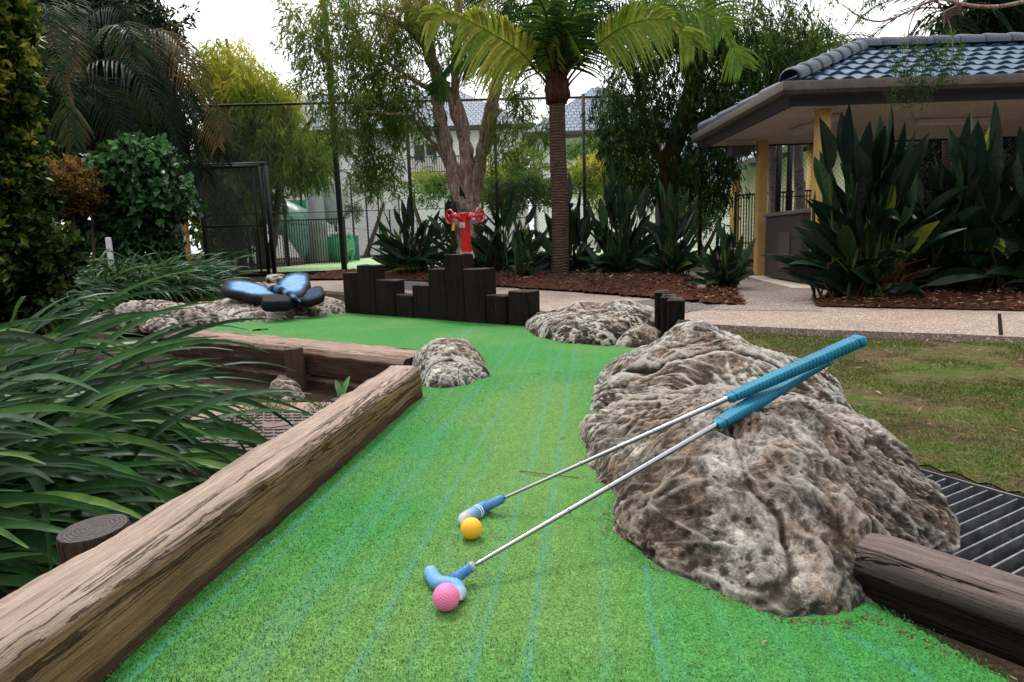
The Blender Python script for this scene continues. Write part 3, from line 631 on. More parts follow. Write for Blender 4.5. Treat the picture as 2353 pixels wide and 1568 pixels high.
def putter(label,h0,g1,g0px,rs,headfn,gr,gp,name='putter'):
    """h0 hosel top, g1 grip end"""
    h0=np.array(h0);g1=np.array(g1); d=(g1-h0); L=np.linalg.norm(d); d/=L
    e=empty(name,h0*[1,1,0],label,'putter')
    s=g0px
    P=[h0+d*L*u for u in np.linspace(0,s+.03,40)]
    b=MB(); b.tube(P,np.linspace(rs*.66,rs*1.2,40),seg=16)
    # small steps pressed in the steel
    for u in (.22,.32,.42,.52):
        if u<s: p=h0+d*L*u; b.tube([p-d*.0015,p-d*.0007,p+d*.0007,p+d*.0015],[rs*.9,rs*1.13,rs*1.13,rs*.9],seg=16)
    o=b.build('shaft',M['chrome'],e,smooth=True)
    # grip : pistol section with grooves
    n=260; U=np.linspace(s,1,n); R=Rdir(d); V=[];tp=[]; m=28; Lg=L*(1-s)
    for i,u in enumerate(U):
        w=(u-s)/(1-s); pos=w*Lg
        r=gr*float(np.interp(w,[0,.08,.3,.6,.97],gp))*(1 if w<.97 else 1-((w-.97)/.03)**2*.35)
        if w<.05: r*=.86+.14*min(1,(w/.02))
        fl=.80
        for j in range(m):
            a=j/m*2*math.pi
            zz=(pos*1000)/8.2+ .28*math.sin(a*4) 
            ring=abs((zz%1)-.5)*2
            side=1 if abs(math.cos(a))>.25 else .6
            g=max(0,1-(1-ring)/.34)*side if .07<w<.93 else (1 if (abs(w-.05)<.004 or abs(w-.94)<.004) else 0)
            rr=r*(1-.10*g)
            x=math.cos(a)*rr; y=math.sin(a)*rr*fl
            if math.sin(a)>.55: y=rr*fl*.62
            V.append(h0+d*L*u+R@np.array([x,y,0])); tp.append(g*.9)
    q=np.array([[i*m+j,i*m+(j+1)%m,(i+1)*m+(j+1)%m,(i+1)*m+j] for i in range(n-1) for j in range(m)])
    b=MB(); b.add(V,[q,np.array([list(range(m))[::-1],[(n-1)*m+j for j in range(m)]])],.5,np.array(tp)); b.build('grip',M['grip'],e,smooth=True)
    headfn(e,h0,d)
    return e
def head_path(pts,rad,n=26): return smooth_path(pts,n)
def head1(e,h0,d):
    b=MB(); hz=at(1030,1340,.0135)
    b.tube([h0+d*.004,h0,h0-(h0-hz)*.4,hz],[.0075,.0086,.0088,.0112],seg=20,var=.0)
    o=b.build('hosel',M['pblue'],e,smooth=True)
    P=smooth_path([at(988,1302,.0125),at(992,1322,.0125),at(1008,1340,.0125),at(1030,1343,.0135),at(1046,1348,.0125),at(1056,1364,.0125),at(1058,1380,.0125)],34)
    b=MB(); u=np.linspace(0,1,34)
    r=.0126*np.clip(np.sin(np.clip(u*9,0,math.pi/2)),.02,1)*np.clip(np.sin(np.clip((1-u)*9,0,math.pi/2)),.02,1)
    r=np.where((u>.35)&(u<.75),r*1.08,r)
    n0=b.nv; b.tube(P,r,seg=22,var=1.0,cap=True,flat=.92,up=(0,0,1)); 
    v=b.V[-1]; uu=np.repeat(u,22); b.T[-1]=np.clip(np.abs(uu-.5)*3.2-.9,0,.85); b.A[-1]=np.full(len(uu),.9)
    b.build('club_head',M['pblue'],e,smooth=True)
    b=MB(); b.tube([h0-d*.002,h0+d*.006],[.0095,.0088],seg=18); b.build('ferrule',plain('ferrule_grey',(.25,.3,.34),(.35,.38,.4)),e,smooth=True)
def head2(e,h0,d):
    b=MB(); hz=at(1104,1172,.015)
    b.tube([h0+d*.004,h0,(h0+hz)/2,hz],[.0085,.0098,.0098,.0105],seg=20,var=.1)
    b.build('hosel',M['pblue'],e,smooth=True)
    P=smooth_path([at(1128,1160,.016),at(1108,1170,.0145),at(1088,1182,.014),at(1068,1194,.0135),at(1062,1206,.013)],26)
    u=np.linspace(0,1,26); r=.0135*np.clip(np.sin(np.clip(u*7+.15,0,math.pi/2)),.02,1)*np.clip(np.sin(np.clip((1-u)*8,0,math.pi/2)),.03,1)
    b=MB(); b.tube(P,r,seg=22,flat=1.12); uu=np.repeat(u,22); b.T[-1]=np.clip(uu*2.2-1.0,0,.9); b.A[-1]=np.full(len(uu),.25)+.5*uu
    b.build('club_head',M['pblue'],e,smooth=True)
    mk=plain('silver_band',(.6,.62,.64),(.75,.77,.78),rough=.35)
    b=MB()
    dd=P[12]-P[9]; dd/=np.linalg.norm(dd); rr=.0152
    for s_ in (0,.006): 
        cc=P[9]+dd*s_; b.tube([cc,cc+dd*.0016],rr,seg=24,flat=1.0)
    b.build('club_band',mk,e)
h0=at(1082,1304,.030); g1=atY(1905,826,1.42); 
def upar(h0,g1,px):   # parameter on the shaft where it shows at px
    for u in np.linspace(.3,.98,400):
        p=np.array(h0)+(np.array(g1)-h0)*u; q=RM.T@(p-np.array([0,0,H]))
        if 1176.5+F*q[0]/-q[2]>=px: return u
putter('steel putter with blue grip lying beside the pink ball, nearer of the two',h0,g1,upar(h0,g1,1645),.0053,head1,.0172,(.82,.95,1.18,.98,.84))
h0=at(1153,1147,.034); g1=atY(1983,778,1.34)
putter('steel putter with thicker blue grip beside the yellow ball, crossing over the other putter',h0,g1,upar(h0,g1,1672),.0050,head2,.0185,(.82,.88,.98,1.05,1.1))
# ================================================================ TIMBER STUB WALLS
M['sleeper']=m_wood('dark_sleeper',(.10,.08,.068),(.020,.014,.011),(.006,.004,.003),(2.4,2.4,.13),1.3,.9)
def m_sl(): return M['sleeper']
e=empty('stepped_timber_wall',[*at(1005,735)[:2],0],'black stepped timber wall like a small castle at the back of the green','timber wall')
A0,A1=at(796,720),at(1212,750); Yd=(A1-A0)/np.linalg.norm(A1-A0); nrm=np.array([-Yd[1],Yd[0],0]); ang=math.atan2(Yd[1],Yd[0])
tops=[(794,829,627),(829,867,609),(867,910,644),(910,948,678),(948,987,656),(987,1028,618),(1028,1070,584),(1070,1117,618),(1118,1163,679),(1166,1213,670)]
def onwall(px):
    r=ray(px,740); n=nrm[:2]; t=(A0[:2]@n)/(r[:2]@n); return r[0]*t,r[1]*t
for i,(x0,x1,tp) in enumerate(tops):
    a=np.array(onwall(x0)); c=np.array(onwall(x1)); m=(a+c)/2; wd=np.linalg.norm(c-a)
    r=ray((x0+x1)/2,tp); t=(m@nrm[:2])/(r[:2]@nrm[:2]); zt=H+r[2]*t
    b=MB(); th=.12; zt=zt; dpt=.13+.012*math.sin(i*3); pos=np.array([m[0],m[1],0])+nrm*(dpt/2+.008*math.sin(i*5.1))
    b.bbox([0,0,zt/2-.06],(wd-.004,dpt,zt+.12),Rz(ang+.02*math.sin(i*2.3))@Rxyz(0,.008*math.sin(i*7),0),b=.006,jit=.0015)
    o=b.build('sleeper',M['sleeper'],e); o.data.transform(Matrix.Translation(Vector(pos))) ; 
e=empty('short_timber_wall',[*at(1555,792)[:2],0],'row of short dark timber stubs right of the long pitted rock','timber wall')
for (x0,x1,tp,px,py) in [(1506,1550,663,1526,783),(1520,1565,673,1540,789),(1532,1580,681,1556,796),(1554,1601,735,1577,806)]:
    c=at(px,py,0); wd=(x1-x0)*c[1]/1465*.82
    zt=H-(c[1]-0)*( (tp+4)-(558-.034*(px-1176)) )/1465
    b=MB(); b.bbox([c[0],c[1]+wd*.4,zt/2-.05],(wd,wd*1.05,zt+.1),Rz(-.25),b=.012,jit=.0015); b.build('stub_post',M['sleeper'],e)
# ================================================================ BUTTERFLY
t=NT('painted_stone_blue'); co=t.co(); k=t.math('ADD',attr(t,'var'),t.math('MULTIPLY',t.math('SUBTRACT',t.noise(co,14,5,.7),.5),.55))
c=t.ramp(k,[(.34,(.008,.009,.012)),(.56,(.012,.04,.09)),(.74,(.035,.13,.28)),(.98,(.17,.31,.46))]); c=t.mix(t.ramp(t.noise(co,70,4,.7),[(.68,0),(.8,.3)]),c,(.2,.28,.32))
M['bfly']=t.done(c,.75,t.bump(t.noise(co,40,5,.7),.5,.01),spec=.25)
def slab(b,pts,th,top=1.0):
    P=smooth_path([*pts,pts[0]],61)[:-1]; n=len(P); c=P.mean(0); V=[];A=[]; P=c+(P-c)*np.array([1+.10*mn.noise(Vector(p*14)) for p in P])[:,None]
    for s_,dz,v in ((.86,-th,0),(.98,-th*.85,0),(1.0,-th*.45,0),(.985,-.18*th,.02),(.93,0,.15),(.82,.03*th,.5*top),(.6,.05*th,.95*top),(.25,.06*th,1.0*top)):
        V.append(c+(P-c)*s_+np.array([0,0,dz])); A+= [v]*n
    V.append(np.array([c+[0,0,.06*th]])); A.append(top)
    k=8; q=np.array([[i*n+j,i*n+(j+1)%n,(i+1)*n+(j+1)%n,(i+1)*n+j] for i in range(k-1) for j in range(n)])
    tr=np.array([[(k-1)*n+j,(k-1)*n+(j+1)%n,k*n] for j in range(n)])
    b.add(np.concatenate(V),[q,tr,np.array([list(range(n))[::-1]])],np.array(A))
e=empty('butterfly_sculpture',atY(650,700,5.5),'blue and black painted stone butterfly lying on the flat topped rock','sculpture')
for nm,pts,th,tp in [('wing',[(508,653,5.75),(516,643,5.88),(540,641,5.92),(580,647,5.88),(618,660,5.7),(646,673,5.55),(654,682,5.4),(622,684,5.35),(590,682,5.4),(550,674,5.5),(514,666,5.6)],.075,1.0),
   ('wing',[(630,660,5.7),(642,640,5.95),(664,628,6.08),(704,624,6.1),(714,642,5.85),(706,662,5.5),(686,680,5.3),(656,678,5.4)],.07,1.0),
   ('lower_wing',[(682,686,5.3),(700,668,5.5),(724,657,5.62),(741,660,5.6),(745,673,5.45),(732,684,5.32),(706,690,5.25)],.065,.55),
   ('lower_wing',[(600,684,5.16),(612,677,5.24),(640,676,5.28),(662,679,5.29),(670,684,5.22),(664,692,5.12),(636,694,5.08),(606,693,5.08)],.085,.25)]:
    b=MB(); slab(b,[atY(*p) for p in pts],th,tp); b.build(nm,M['bfly'],e,smooth=True)
P=smooth_path([atY(616,663,5.62),atY(634,663,5.52),atY(650,669,5.42),atY(668,679,5.28),atY(690,693,5.08)],30)
b=MB(); u=np.linspace(0,1,30); r=.034*np.sin(np.clip(u*4+.35,0,math.pi/2))*(1-.75*u**2)*(1-.25*np.exp(-((u-.45)/.05)**2)); b.tube(P,r,seg=14)
b.A[-1]=np.repeat(np.where(np.sin(u*26)>-.1,.78,.05),14); b.build('body',M['bfly'],e,smooth=True)
# ================================================================ HYDRANT
t=NT('red_paint'); co=t.co(); c=t.mix(t.ramp(t.noise(co,9,4),[(.3,0),(.7,1)]),(.42,.006,.008),(.58,.012,.014)); M['red']=t.done(c,.35,t.bump(t.noise(co,70,3),.08,.003),spec=.5,coat=.3)
M['white']=plain('white_label',(.75,.75,.75),(.6,.6,.62),20,.5); M['ink']=plain('ink',(.03,.03,.05),(.05,.05,.07)); M['tagy']=plain('yellow_tag',(.72,.42,.03),(.6,.3,.02),20,.5)
hb=np.array([atY(1078,640,8.2)[0],8.2,ZG+.05]); e=empty('fire_hydrant',hb,'red standpipe fire hydrant with two handwheels behind the stepped timber wall','fire hydrant')
top=atY(1066,489,8.15); ax=(top-hb); Lh=np.linalg.norm(ax); axd=ax/Lh; Rh=Rdir(axd,(0,1,0))
b=MB(); b.lathe([(.11,0),(.10,.02),(.064,.022),(.063,Lh-.02),(.067,Lh-.018),(.067,Lh-.004),(.06,Lh)],hb,Rh,seg=28); b.build('standpipe',M['red'],e,smooth=False)
for p in COL.objects[-1].data.polygons: p.use_smooth=True
COL.objects[-1].modifiers.new('s','EDGE_SPLIT').split_angle=.6
for sgn,pw in ((-1,(1033,498)),(1,(1103,495))):
    wc=atY(*pw,7.98 if sgn>0 else 8.08); a0=top-axd*.06+np.array([sgn*.05,0,0]); dv=wc-a0; Lv=np.linalg.norm(dv); R=Rdir(dv)
    b=MB(); b.lathe([(.034,0),(.048,.005),(.048,.02),(.036,.025),(.04,.05),(.052,.06),(.054,.085),(.042,.095),(.034,.10),(.034,.13),(.022,.135),(.022,Lv*.86),(.012,Lv*.87),(.012,Lv)],a0,R,seg=18)
    o=b.build('valve',M['red'],e,smooth=True)
    b=MB(); fd=np.array([sgn*.78,-.62,0.05]); fd/=np.linalg.norm(fd); Rw=Rdir(fd); r=.082
    ring=[wc+Rw@np.array([r*math.cos(a),r*math.sin(a),0]) for a in np.linspace(0,2*math.pi,33)]; b.tube(ring,.011,seg=8,cap=False)
    for a in np.arange(3)*2*math.pi/3+.4: b.tube([wc,wc+Rw@np.array([r*math.cos(a),r*math.sin(a),.0])],.008,seg=6)
    b.lathe([(.018,-.015),(.02,.015)],wc,Rw,seg=10); b.build('handwheel',M['red'],o,smooth=True)
    m_=a0+dv*.42; dn=np.array([sgn*.25,-.45,-.85]); Rn=Rdir(dn); b=MB(); b.lathe([(.034,0),(.036,.05)],m_,Rn,seg=14); b.build('outlet',M['red'],o,smooth=True)
    b=MB(); b.lathe([(.046,.05),(.048,.056),(.048,.075),(.04,.078)],m_,Rn,seg=16); b.build('outlet_cap',plain('dull_metal',(.22,.22,.25),(.35,.35,.38),rough=.4,metal=.6),o,smooth=True)
    if sgn<0: 
        b=MB(); tp_=m_+np.array([-.03,-.06,-.06]); b.box(tp_+[0,0,-.055],(.035,.002,.10),Rxyz(0,.15,.2)); b.build('yellow_tag',M['tagy'],o)
lc=top-axd*.155+np.array([-.028,-.071,0]); Rl=Rh@Rxyz(0,0,0)
b=MB(); b.box(lc,(.068,.004,.062),Rxyz(0,.06,-.38)); lb=b.build('label_plate',M['white'],e)
b=MB()
for dz,w_,h_ in ((.016,.03,.004),(.0,.04,.008),(-.016,.045,.003),(-.022,.04,.002)): b.box(lc+np.array([-.001,-.003,dz]),(w_,.003,h_),Rxyz(0,.06,-.38))
b.build('label_print',M['ink'],lb)
b=MB(); s_=hb+axd*(Lh-.50)
b.tube([s_+Rh@np.array([.073*math.cos(a),.073*math.sin(a),.008*math.sin(a*3)]) for a in np.linspace(0,2*math.pi,25)],.008,seg=6,cap=False); b.tube([s_+[.05,-.06,0],s_+[.085,-.09,-.02],s_+[.095,-.09,-.07]],.009,seg=6)
tag(b.build('cloth_tie',plain('tie_cloth',(.45,.36,.27),(.3,.2,.15)),None),'pale strip of cloth tied around the red hydrant pipe','cloth strip')
# ================================================================ GRATE
M['galv']=plain('galvanised',(.15,.155,.17),(.28,.285,.30),30,.42,.75,.2,200)
g3=lambda u,v,z:np.array([*(gA+gd*u+gb*v),z])
e=empty('drain_grate',g3(.7,.3,-.1),'galvanised steel drain grate in the lawn beside the boulder','drain grate')
b=MB(); angd=math.atan2(gb[1],gb[0])
for k in range(44): b.box(g3(.02+k*.033,.31,-.098-.02),(.60,.0042,.045),Rz(angd))
b.build('grate_bar',M['galv'],e)
COL.objects[-1].name='grate_bars'
b=MB(); 
for v_ in (.0,.615): b.box(g3(.72,v_,-.095-.022),(.006,1.46,.05),Rz(angd))
for v_ in (.2,.42): b.box(g3(.72,v_,-.125),(.006,1.44,.006),Rz(angd))
for u_ in (0.0,1.46): b.box(g3(u_,.31,-.117),(.62,.006,.05),Rz(angd))
b.build('grate_frame',M['galv'],e)
b=MB(); b.box(g3(.72,.31,-.262),(.62,1.46,.02),Rz(angd)); tag(b.build('drain_pit_floor',M['bed']),kind='structure')
# ================================================================ MANHOLE

t=NT('rusty_cover'); co=t.co(); c=t.mix(t.ramp(t.noise(co,14,5),[(.3,0),(.7,1)]),(.115,.08,.075),(.18,.135,.125)); c=t.mix(t.ramp(t.noise(co,5,4),[(.5,0),(.7,.5)]),c,(.20,.13,.10))
c=t.mix(attr(t,'var'),c,(.03,.02,.018)); M['iron']=t.done(c,.6,t.bump(t.noise(co,120,4),.3,.003),spec=.4); M['irond']=plain('cover_ridge',(.035,.022,.02),(.06,.04,.035))
M['conc']=plain('concrete_surround',(.22,.155,.125),(.33,.25,.205),10,.9,0,.4,150)
mc=at(655,985,-.2); e=empty('manhole_cover',[mc[0],mc[1],-.205],'rusty steel manhole cover with raised chevron pattern behind the long beam','manhole cover')
Rm=Rz(-.10); b=MB(); b.bbox([mc[0]+.0,mc[1]+.02,-.225],(1.12,.92,.05),Rm,b=.02,jit=.003); b.build('concrete_frame',M['conc'],e)
b=MB(); b.bbox([mc[0]+.04,mc[1]-.05,-.198],(.92,.66,.012),Rm,b=.002,var=0)
for i in range(-9,11):
    for j in range(-6,7):
        x=i*.046+(.023 if j%2 else 0)+.04; y=j*.047-.05
        if abs(x-.04)>.43 or abs(y+.05)>.31 or (abs(i+3-j)<2 and j<0 and i>2) : continue
        if abs(y-.02)<.03 and -.1<x<.15: continue
        for s_,dx in ((1,-.0095),(-1,.0095)):
            b.box(np.array([mc[0],mc[1],-.19])+Rm@np.array([x+dx,y,0]),(.021,.0048,.005),Rm@Rz(-s_*.42),var=1)
b.build('cover_plate',M['iron'],e)
b=MB(); P=[np.array([mc[0],mc[1],-.19])+Rm@np.array([-.30+.09*math.cos(a),.16+.09*math.sin(a),0]) for a in np.linspace(0,2*math.pi,25)]; b.tube(P,.004,seg=5,cap=False)
P0=np.array([mc[0],mc[1],-.191]); b.tube([P0+Rm@np.array([-.12,-.02,0]),P0+Rm@np.array([-.05,-.02,0]),P0+Rm@np.array([.12,.10,0])],.003,seg=5)
b.build('raised_rim',M['irond'],e)
# faint cast lettering, upside down as seen from the green
fc=bpy.data.curves.new('cast_letters','FONT'); fc.body='OMC'; fc.size=.085; fc.extrude=.0015; fc.align_x='CENTER'
fo=bpy.data.objects.new('tmp',fc); COL.objects.link(fo); dg=bpy.context.evaluated_depsgraph_get(); me=bpy.data.meshes.new_from_object(fo.evaluated_get(dg)); bpy.data.objects.remove(fo)
lo=bpy.data.objects.new('cast_letters',me); COL.objects.link(lo); me.materials.clear(); me.materials.append(M['irond'])
me.transform(Matrix.Translation((mc[0]+.22,mc[1]-.12,-.1905))@Matrix.Rotation(math.pi-.10+.45,4,'Z')); lo.parent=e; lo.matrix_parent_inverse=e.matrix_basis.inverted()
# ================================================================ CHAIN LINK FENCES
M['black']=plain('black_powder_coat',(.010,.010,.012),(.02,.02,.022),12,.5,0,.1,90)
M['wire']=plain('black_wire',(.018,.018,.02),(.03,.03,.03),12,.6)
def tri(b,p,q,r):
    d=(q-p)/(np.linalg.norm(q-p)+1e-9); u=np.cross(d,[0.3,1,.2]); u/=np.linalg.norm(u); w_=np.cross(d,u)
    V=[]
    for c in (p,q):
        for a in (0,2.1,4.2): V.append(c+r*(math.cos(a)*u+math.sin(a)*w_))
    b.add(V,np.array([[0,1,4,3],[1,2,5,4],[2,0,3,5]]))
def chain(b,A,B,z0,z1,cell=.075,r=.0023,holes=()):
    A=np.array(A[:2],float);B=np.array(B[:2],float); L=np.linalg.norm(B-A); d=(B-A)/L; h=z1-z0
    for sgn in (1,-1):
        k=-h if sgn>0 else 0; kmax=L if sgn>0 else L+h
        while k<kmax:
            if sgn>0: s0,t0,s1,t1=k,0,k+h,h
            else: s0,t0,s1,t1=k,0,k-h,h
            # clip to 0..L
            def cl(s0,t0,s1,t1):
                if s0<0: t0+=(0-s0)*(t1-t0)/(s1-s0); s0=0
                if s0>L: t0+=(L-s0)*(t1-t0)/(s1-s0); s0=L
                if s1>L: t1=t0+(L-s0)*(t1-t0)/(s1-s0); s1=L
                if s1<0: t1=t0+(0-s0)*(t1-t0)/(s1-s0); s1=0
                return s0,t0,s1,t1
            s0,t0,s1,t1=cl(s0,t0,s1,t1)
            if abs(s1-s0)>.01: tri(b,np.array([*(A+d*s0),z0+t0]),np.array([*(A+d*s1),z0+t1]),r)
            k+=cell
def fence(name,A,B,z1,label,posts,cell=.075,r=.0023,pr=.045,mid=None,rail=.03,z0=ZG):
    e=empty(name,(A[0],A[1],z0),label,'fence'); A=np.array(A[:2],float);B=np.array(B[:2],float); d=B-A
    b=MB(); chain(b,A,B,z0+.03,z1,cell,r); b.build('wire_mesh',M['wire'],e)
    b=MB(); b.tube([[*A,z1],[*B,z1]],rail,seg=8); b.build('top_rail',M['black'],e,smooth=True)
    b=MB(); b.tube([[*A,z0+.05],[*B,z0+.05]],.012,seg=6); b.build('bottom_rail',M['black'],e,smooth=True)
    if mid: b=MB(); b.tube([[*A,mid],[*B,mid]],.01,seg=6); b.build('mid_wire',M['black'],e,smooth=True)
    for t_ in posts:
        p=A+d*t_; b=MB(); b.tube([[*p,z0-.1],[*p,z1+.08]],pr,seg=10); b.build('fence_post',M['black'],e,smooth=True)
    return e
RH=3.98
A=(-7.33,15.7);B=(3.4,16.2)
def tpx(px,A,B):
    A=np.array(A);B=np.array(B); r=ray(px,560)[:2]; n=np.array([-(B-A)[1],(B-A)[0]]); s_=(A@n)/(r@n); p=r*s_; return float(np.dot(p-A,B-A)/np.dot(B-A,B-A))
fence('court_fence',A,B,RH,'tall black chain link fence facing the green behind the planting','' or [0.0,tpx(950,A,B),tpx(1146,A,B),tpx(1345,A,B),1.0],mid=1.45)
fence('court_fence',(-7.33,15.75),(-7.33,44),RH,'tall black chain link fence running away along the left side of the court',[.0,.09,.2,.31,.42,.53,.64,.75,.87,1],cell=.14,r=.0022,mid=1.45)
fence('court_fence',(3.45,16.2),(4.7,11.3),3.0,'short return of black chain link fence left of the shelter',[.5,1.0],cell=.075)
fence('court_fence',(4.72,11.3),(13,11.2),3.0,'black chain link fence passing behind the tiled shelter',[.02,.2,.36,.52,.7],cell=.08,mid=1.2)
fence('court_fence',(-7,44),(14,44),2.2,'low black chain link fence at the far end of the court',[0,.15,.3,.45,.6,.75,.9],cell=.14,r=.004)
# gate
pg=lambda px,py:atY(px,py,15.62)
e=empty('gate',(*pg(535,640)[:2],ZG),'black framed chain link gate near the left corner of the court fence','gate')
gx0,gx1=pg(466,500)[0],pg(607,500)[0]; gz=pg(530,384)[2]; gy=15.6
b=MB(); 
for xx in (gx0,gx1): b.tube([[xx,gy,ZG+.1],[xx,gy,gz]],.045,seg=8)
for zz in (ZG+.12,pg(530,520)[2],gz): b.tube([[gx0,gy,zz],[gx1,gy,zz]],.04 if zz==gz else .022,seg=8)
b.tube([[gx1-.17,gy,ZG+.1],[gx1-.17,gy,gz]],.022,seg=6); b.build('gate_frame',M['black'],e,smooth=True)
b=MB(); chain(b,(gx0,gy),(gx1,gy),ZG+.12,gz,.05,.0032); b.build('wire_mesh',M['wire'],e)
b=MB(); b.box((gx1-.03,gy-.05,1.2),(.12,.05,.16)); b.build('latch',M['black'],e)
b=MB(); b.tube([[gx1+.12,gy+.05,ZG-.05],[gx1+.12,gy+.05,gz+.02]],.055,seg=10); b.tube([[gx0-.1,gy+.06,gz+.05],[gx1+.14,gy+.06,gz+.05]],.05,seg=8); b.build('gate_post',M['black'],e,smooth=True)
# tall pole
p0=atY(790,600,16.0); b=MB(); b.tube([[p0[0],16.0,ZG-.1],[p0[0]-.02,16.0,4.2],[p0[0]-.05,16,9.0]],[.075,.07,.05],seg=12)
tag(b.build('light_pole',M['black'],None,smooth=True),'tall black steel pole rising above the fence left of the paperbark tree','pole')
# ================================================================ SHELTER
def m_tile(name,c1,c2):
    t=NT(name); co=t.co(); a=t.noise(co,2.5,5,.6); b_=t.noise(co,40,5,.7)
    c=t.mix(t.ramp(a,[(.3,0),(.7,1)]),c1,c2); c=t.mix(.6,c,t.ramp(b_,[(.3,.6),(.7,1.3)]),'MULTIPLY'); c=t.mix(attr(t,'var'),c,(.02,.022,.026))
    return t.done(c,.6,t.bump(b_,.4,.004),spec=.35)
M['tile']=m_tile('blue_grey_tile',(.06,.105,.16),(.105,.165,.235)); M['cap']=m_tile('ridge_cap',(.06,.078,.10),(.13,.155,.19))
M['ochre']=plain('ochre_paint',(.46,.285,.085),(.58,.37,.13),6,.55,0,.08,80); M['gut']=plain('gutter_brown',(.065,.052,.043),(.12,.098,.08),8,.45,0,.1,60); M['fascia']=plain('dark_fascia',(.014,.012,.012),(.03,.026,.025))
M['ceil']=plain('cream_ceiling',(.60,.52,.43),(.68,.60,.51),3,.8,0,.05,30); M['cream']=plain('cream_paint',(.62,.55,.44),(.68,.62,.5),8,.6)
M['brick_dk']=plain('barbecue_render',(.040,.030,.028),(.062,.048,.042),9,.8,0,.3,90)
SX,SY,EZ=3.10,7.22,2.15; HW=1.58; XR=10.5; RZ=HW*.46
e=empty('picnic_shelter',(SX+3,SY+1.5,ZG),'open picnic shelter with blue tiled hip roof and ochre posts','shelter')
def tiles(b,E0,ex,inn,L,pw=.205,ch=.27,hipR=True):
    """E0 eave start, ex along, inn inwards (horizontal)"""
    ex=np.array(ex,float);inn=np.array(inn,float); pitch=math.atan(.46); Ls=HW/math.cos(pitch); up=inn*math.cos(pitch)+np.array([0,0,math.sin(pitch)]); nr=-inn*math.sin(pitch)+np.array([0,0,math.cos(pitch)])
    k=0; s=0
    while s<Ls-.02:
        s2=min(s+ch+.03,Ls); xa=s*math.cos(pitch)+.0; xb=L-s*math.cos(pitch)
        xs=np.arange(xa,xb+.018,.018); xs[-1]=xb
        ph=(xs/pw+ (k%2)*0.0)*2*math.pi; wv=.034*(.5+.5*np.cos(ph))**.75
        lo=np.array(E0)+ex*xs[:,None]+up*s+nr*(wv+.045)[:,None]
        lip=np.array(E0)+ex*xs[:,None]+up*(s+.004)+nr*(wv+.006)[:,None]
        # top edge trimmed at the hips
        xt=np.clip(xs,s2*math.cos(pitch),L-s2*math.cos(pitch)); hi=np.array(E0)+ex*xt[:,None]+up*s2+nr*(wv+.008)[:,None]
        n=len(xs); V=np.concatenate([lip,lo,hi]); i=np.arange(n-1)
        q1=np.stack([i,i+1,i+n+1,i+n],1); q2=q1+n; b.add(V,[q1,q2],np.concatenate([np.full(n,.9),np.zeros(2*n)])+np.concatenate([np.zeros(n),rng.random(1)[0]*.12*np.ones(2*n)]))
        s+=ch; k+=1
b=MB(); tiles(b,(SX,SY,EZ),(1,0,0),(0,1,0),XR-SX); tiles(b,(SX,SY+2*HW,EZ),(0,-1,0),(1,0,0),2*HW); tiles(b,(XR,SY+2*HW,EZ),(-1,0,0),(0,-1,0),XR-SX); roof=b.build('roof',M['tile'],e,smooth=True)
roof.modifiers.new('s','EDGE_SPLIT').split_angle=.6
def caps(p,q,n,name):
    p=np.array(p);q=np.array(q); d=(q-p)/n; R=Rdir(d); L=np.linalg.norm(d)
    for i in range(n):
        b=MB(); a=np.linspace(-.15,math.pi+.15,13); V=[]
        for zz,r in ((0,.105),(.015,.118),(.05,.120),(L*.9,.105),(L*1.06,.10)):
            u=np.cross([0,0,1],R[:,2]); u/=np.linalg.norm(u); w_=np.cross(R[:,2],u)
            V.append(p+d*i+R[:,2]*zz+np.cos(a)[:,None]*u*r+np.sin(a)[:,None]*w_*r*.95)
        V=np.concatenate(V); q_=np.array([[r_*13+j,r_*13+j+1,(r_+1)*13+j+1,(r_+1)*13+j] for r_ in range(4) for j in range(12)])
        A=np.concatenate([np.full(13,.9),np.zeros(52)]); b.add(V,q_,A); b.build(name,M['cap'],e,smooth=True)
caps((SX-.02,SY-.02,EZ+.06),(SX+HW,SY+HW,EZ+RZ+.06),7,'hip_cap'); caps((SX+HW-.1,SY+HW,EZ+RZ+.07),(XR-HW,SY+HW,EZ+RZ+.07),13,'ridge_cap'); caps((SX-.02,SY+2*HW+.02,EZ+.06),(SX+HW,SY+HW,EZ+RZ+.06),7,'hip_cap')
b=MB()
def gutter(b,P):
    prof=[(0,.0),(-.095,.01),(-.125,.045),(-.125,.125),(-.115,.14),(-.10,.13),(-.10,.05),(0,.03)]
    V=[];n=len(P)
    for (x,y,ox,oy) in P:
        for a,z in prof: V.append((x-ox*-a if False else x+ox*(-a),y+oy*(-a),EZ-.12+z))
    m=len(prof); q=np.array([[i*m+j,i*m+(j+1)%m,(i+1)*m+(j+1)%m,(i+1)*m+j] for i in range(n-1) for j in range(m)]); b.add(V,q)
gutter(b,[(XR+.05,SY-.01,0,-1),(SX-.01,SY-.01,-1,-1),(SX-.01,SY+2*HW+.01,-1,1),(XR+.05,SY+2*HW+.01,0,1)]); g_=b.build('gutter',M['gut'],e,smooth=True); g_.modifiers.new('s','EDGE_SPLIT').split_angle=.6
b=MB(); 
for c,sz in (((( SX+XR)/2,SY+.03,EZ-.13),(XR-SX,.03,.17)),((SX+.03,SY+HW,EZ-.13),(.03,2*HW-.1,.17)),(((SX+XR)/2,SY+2*HW-.03,EZ-.13),(XR-SX,.03,.17))): b.box(c,sz)
b.build('fascia',M['fascia'],e)
b=MB(); b.box(((SX+XR)/2+.05,SY+HW,EZ-.185),(XR-SX-.1,2*HW-.12,.02)); b.build('ceiling',M['ceil'],e)
CZ=EZ-.195
pp=[(3.60,7.50),(3.80,9.75),(7.10,9.55),(7.3,7.6)]
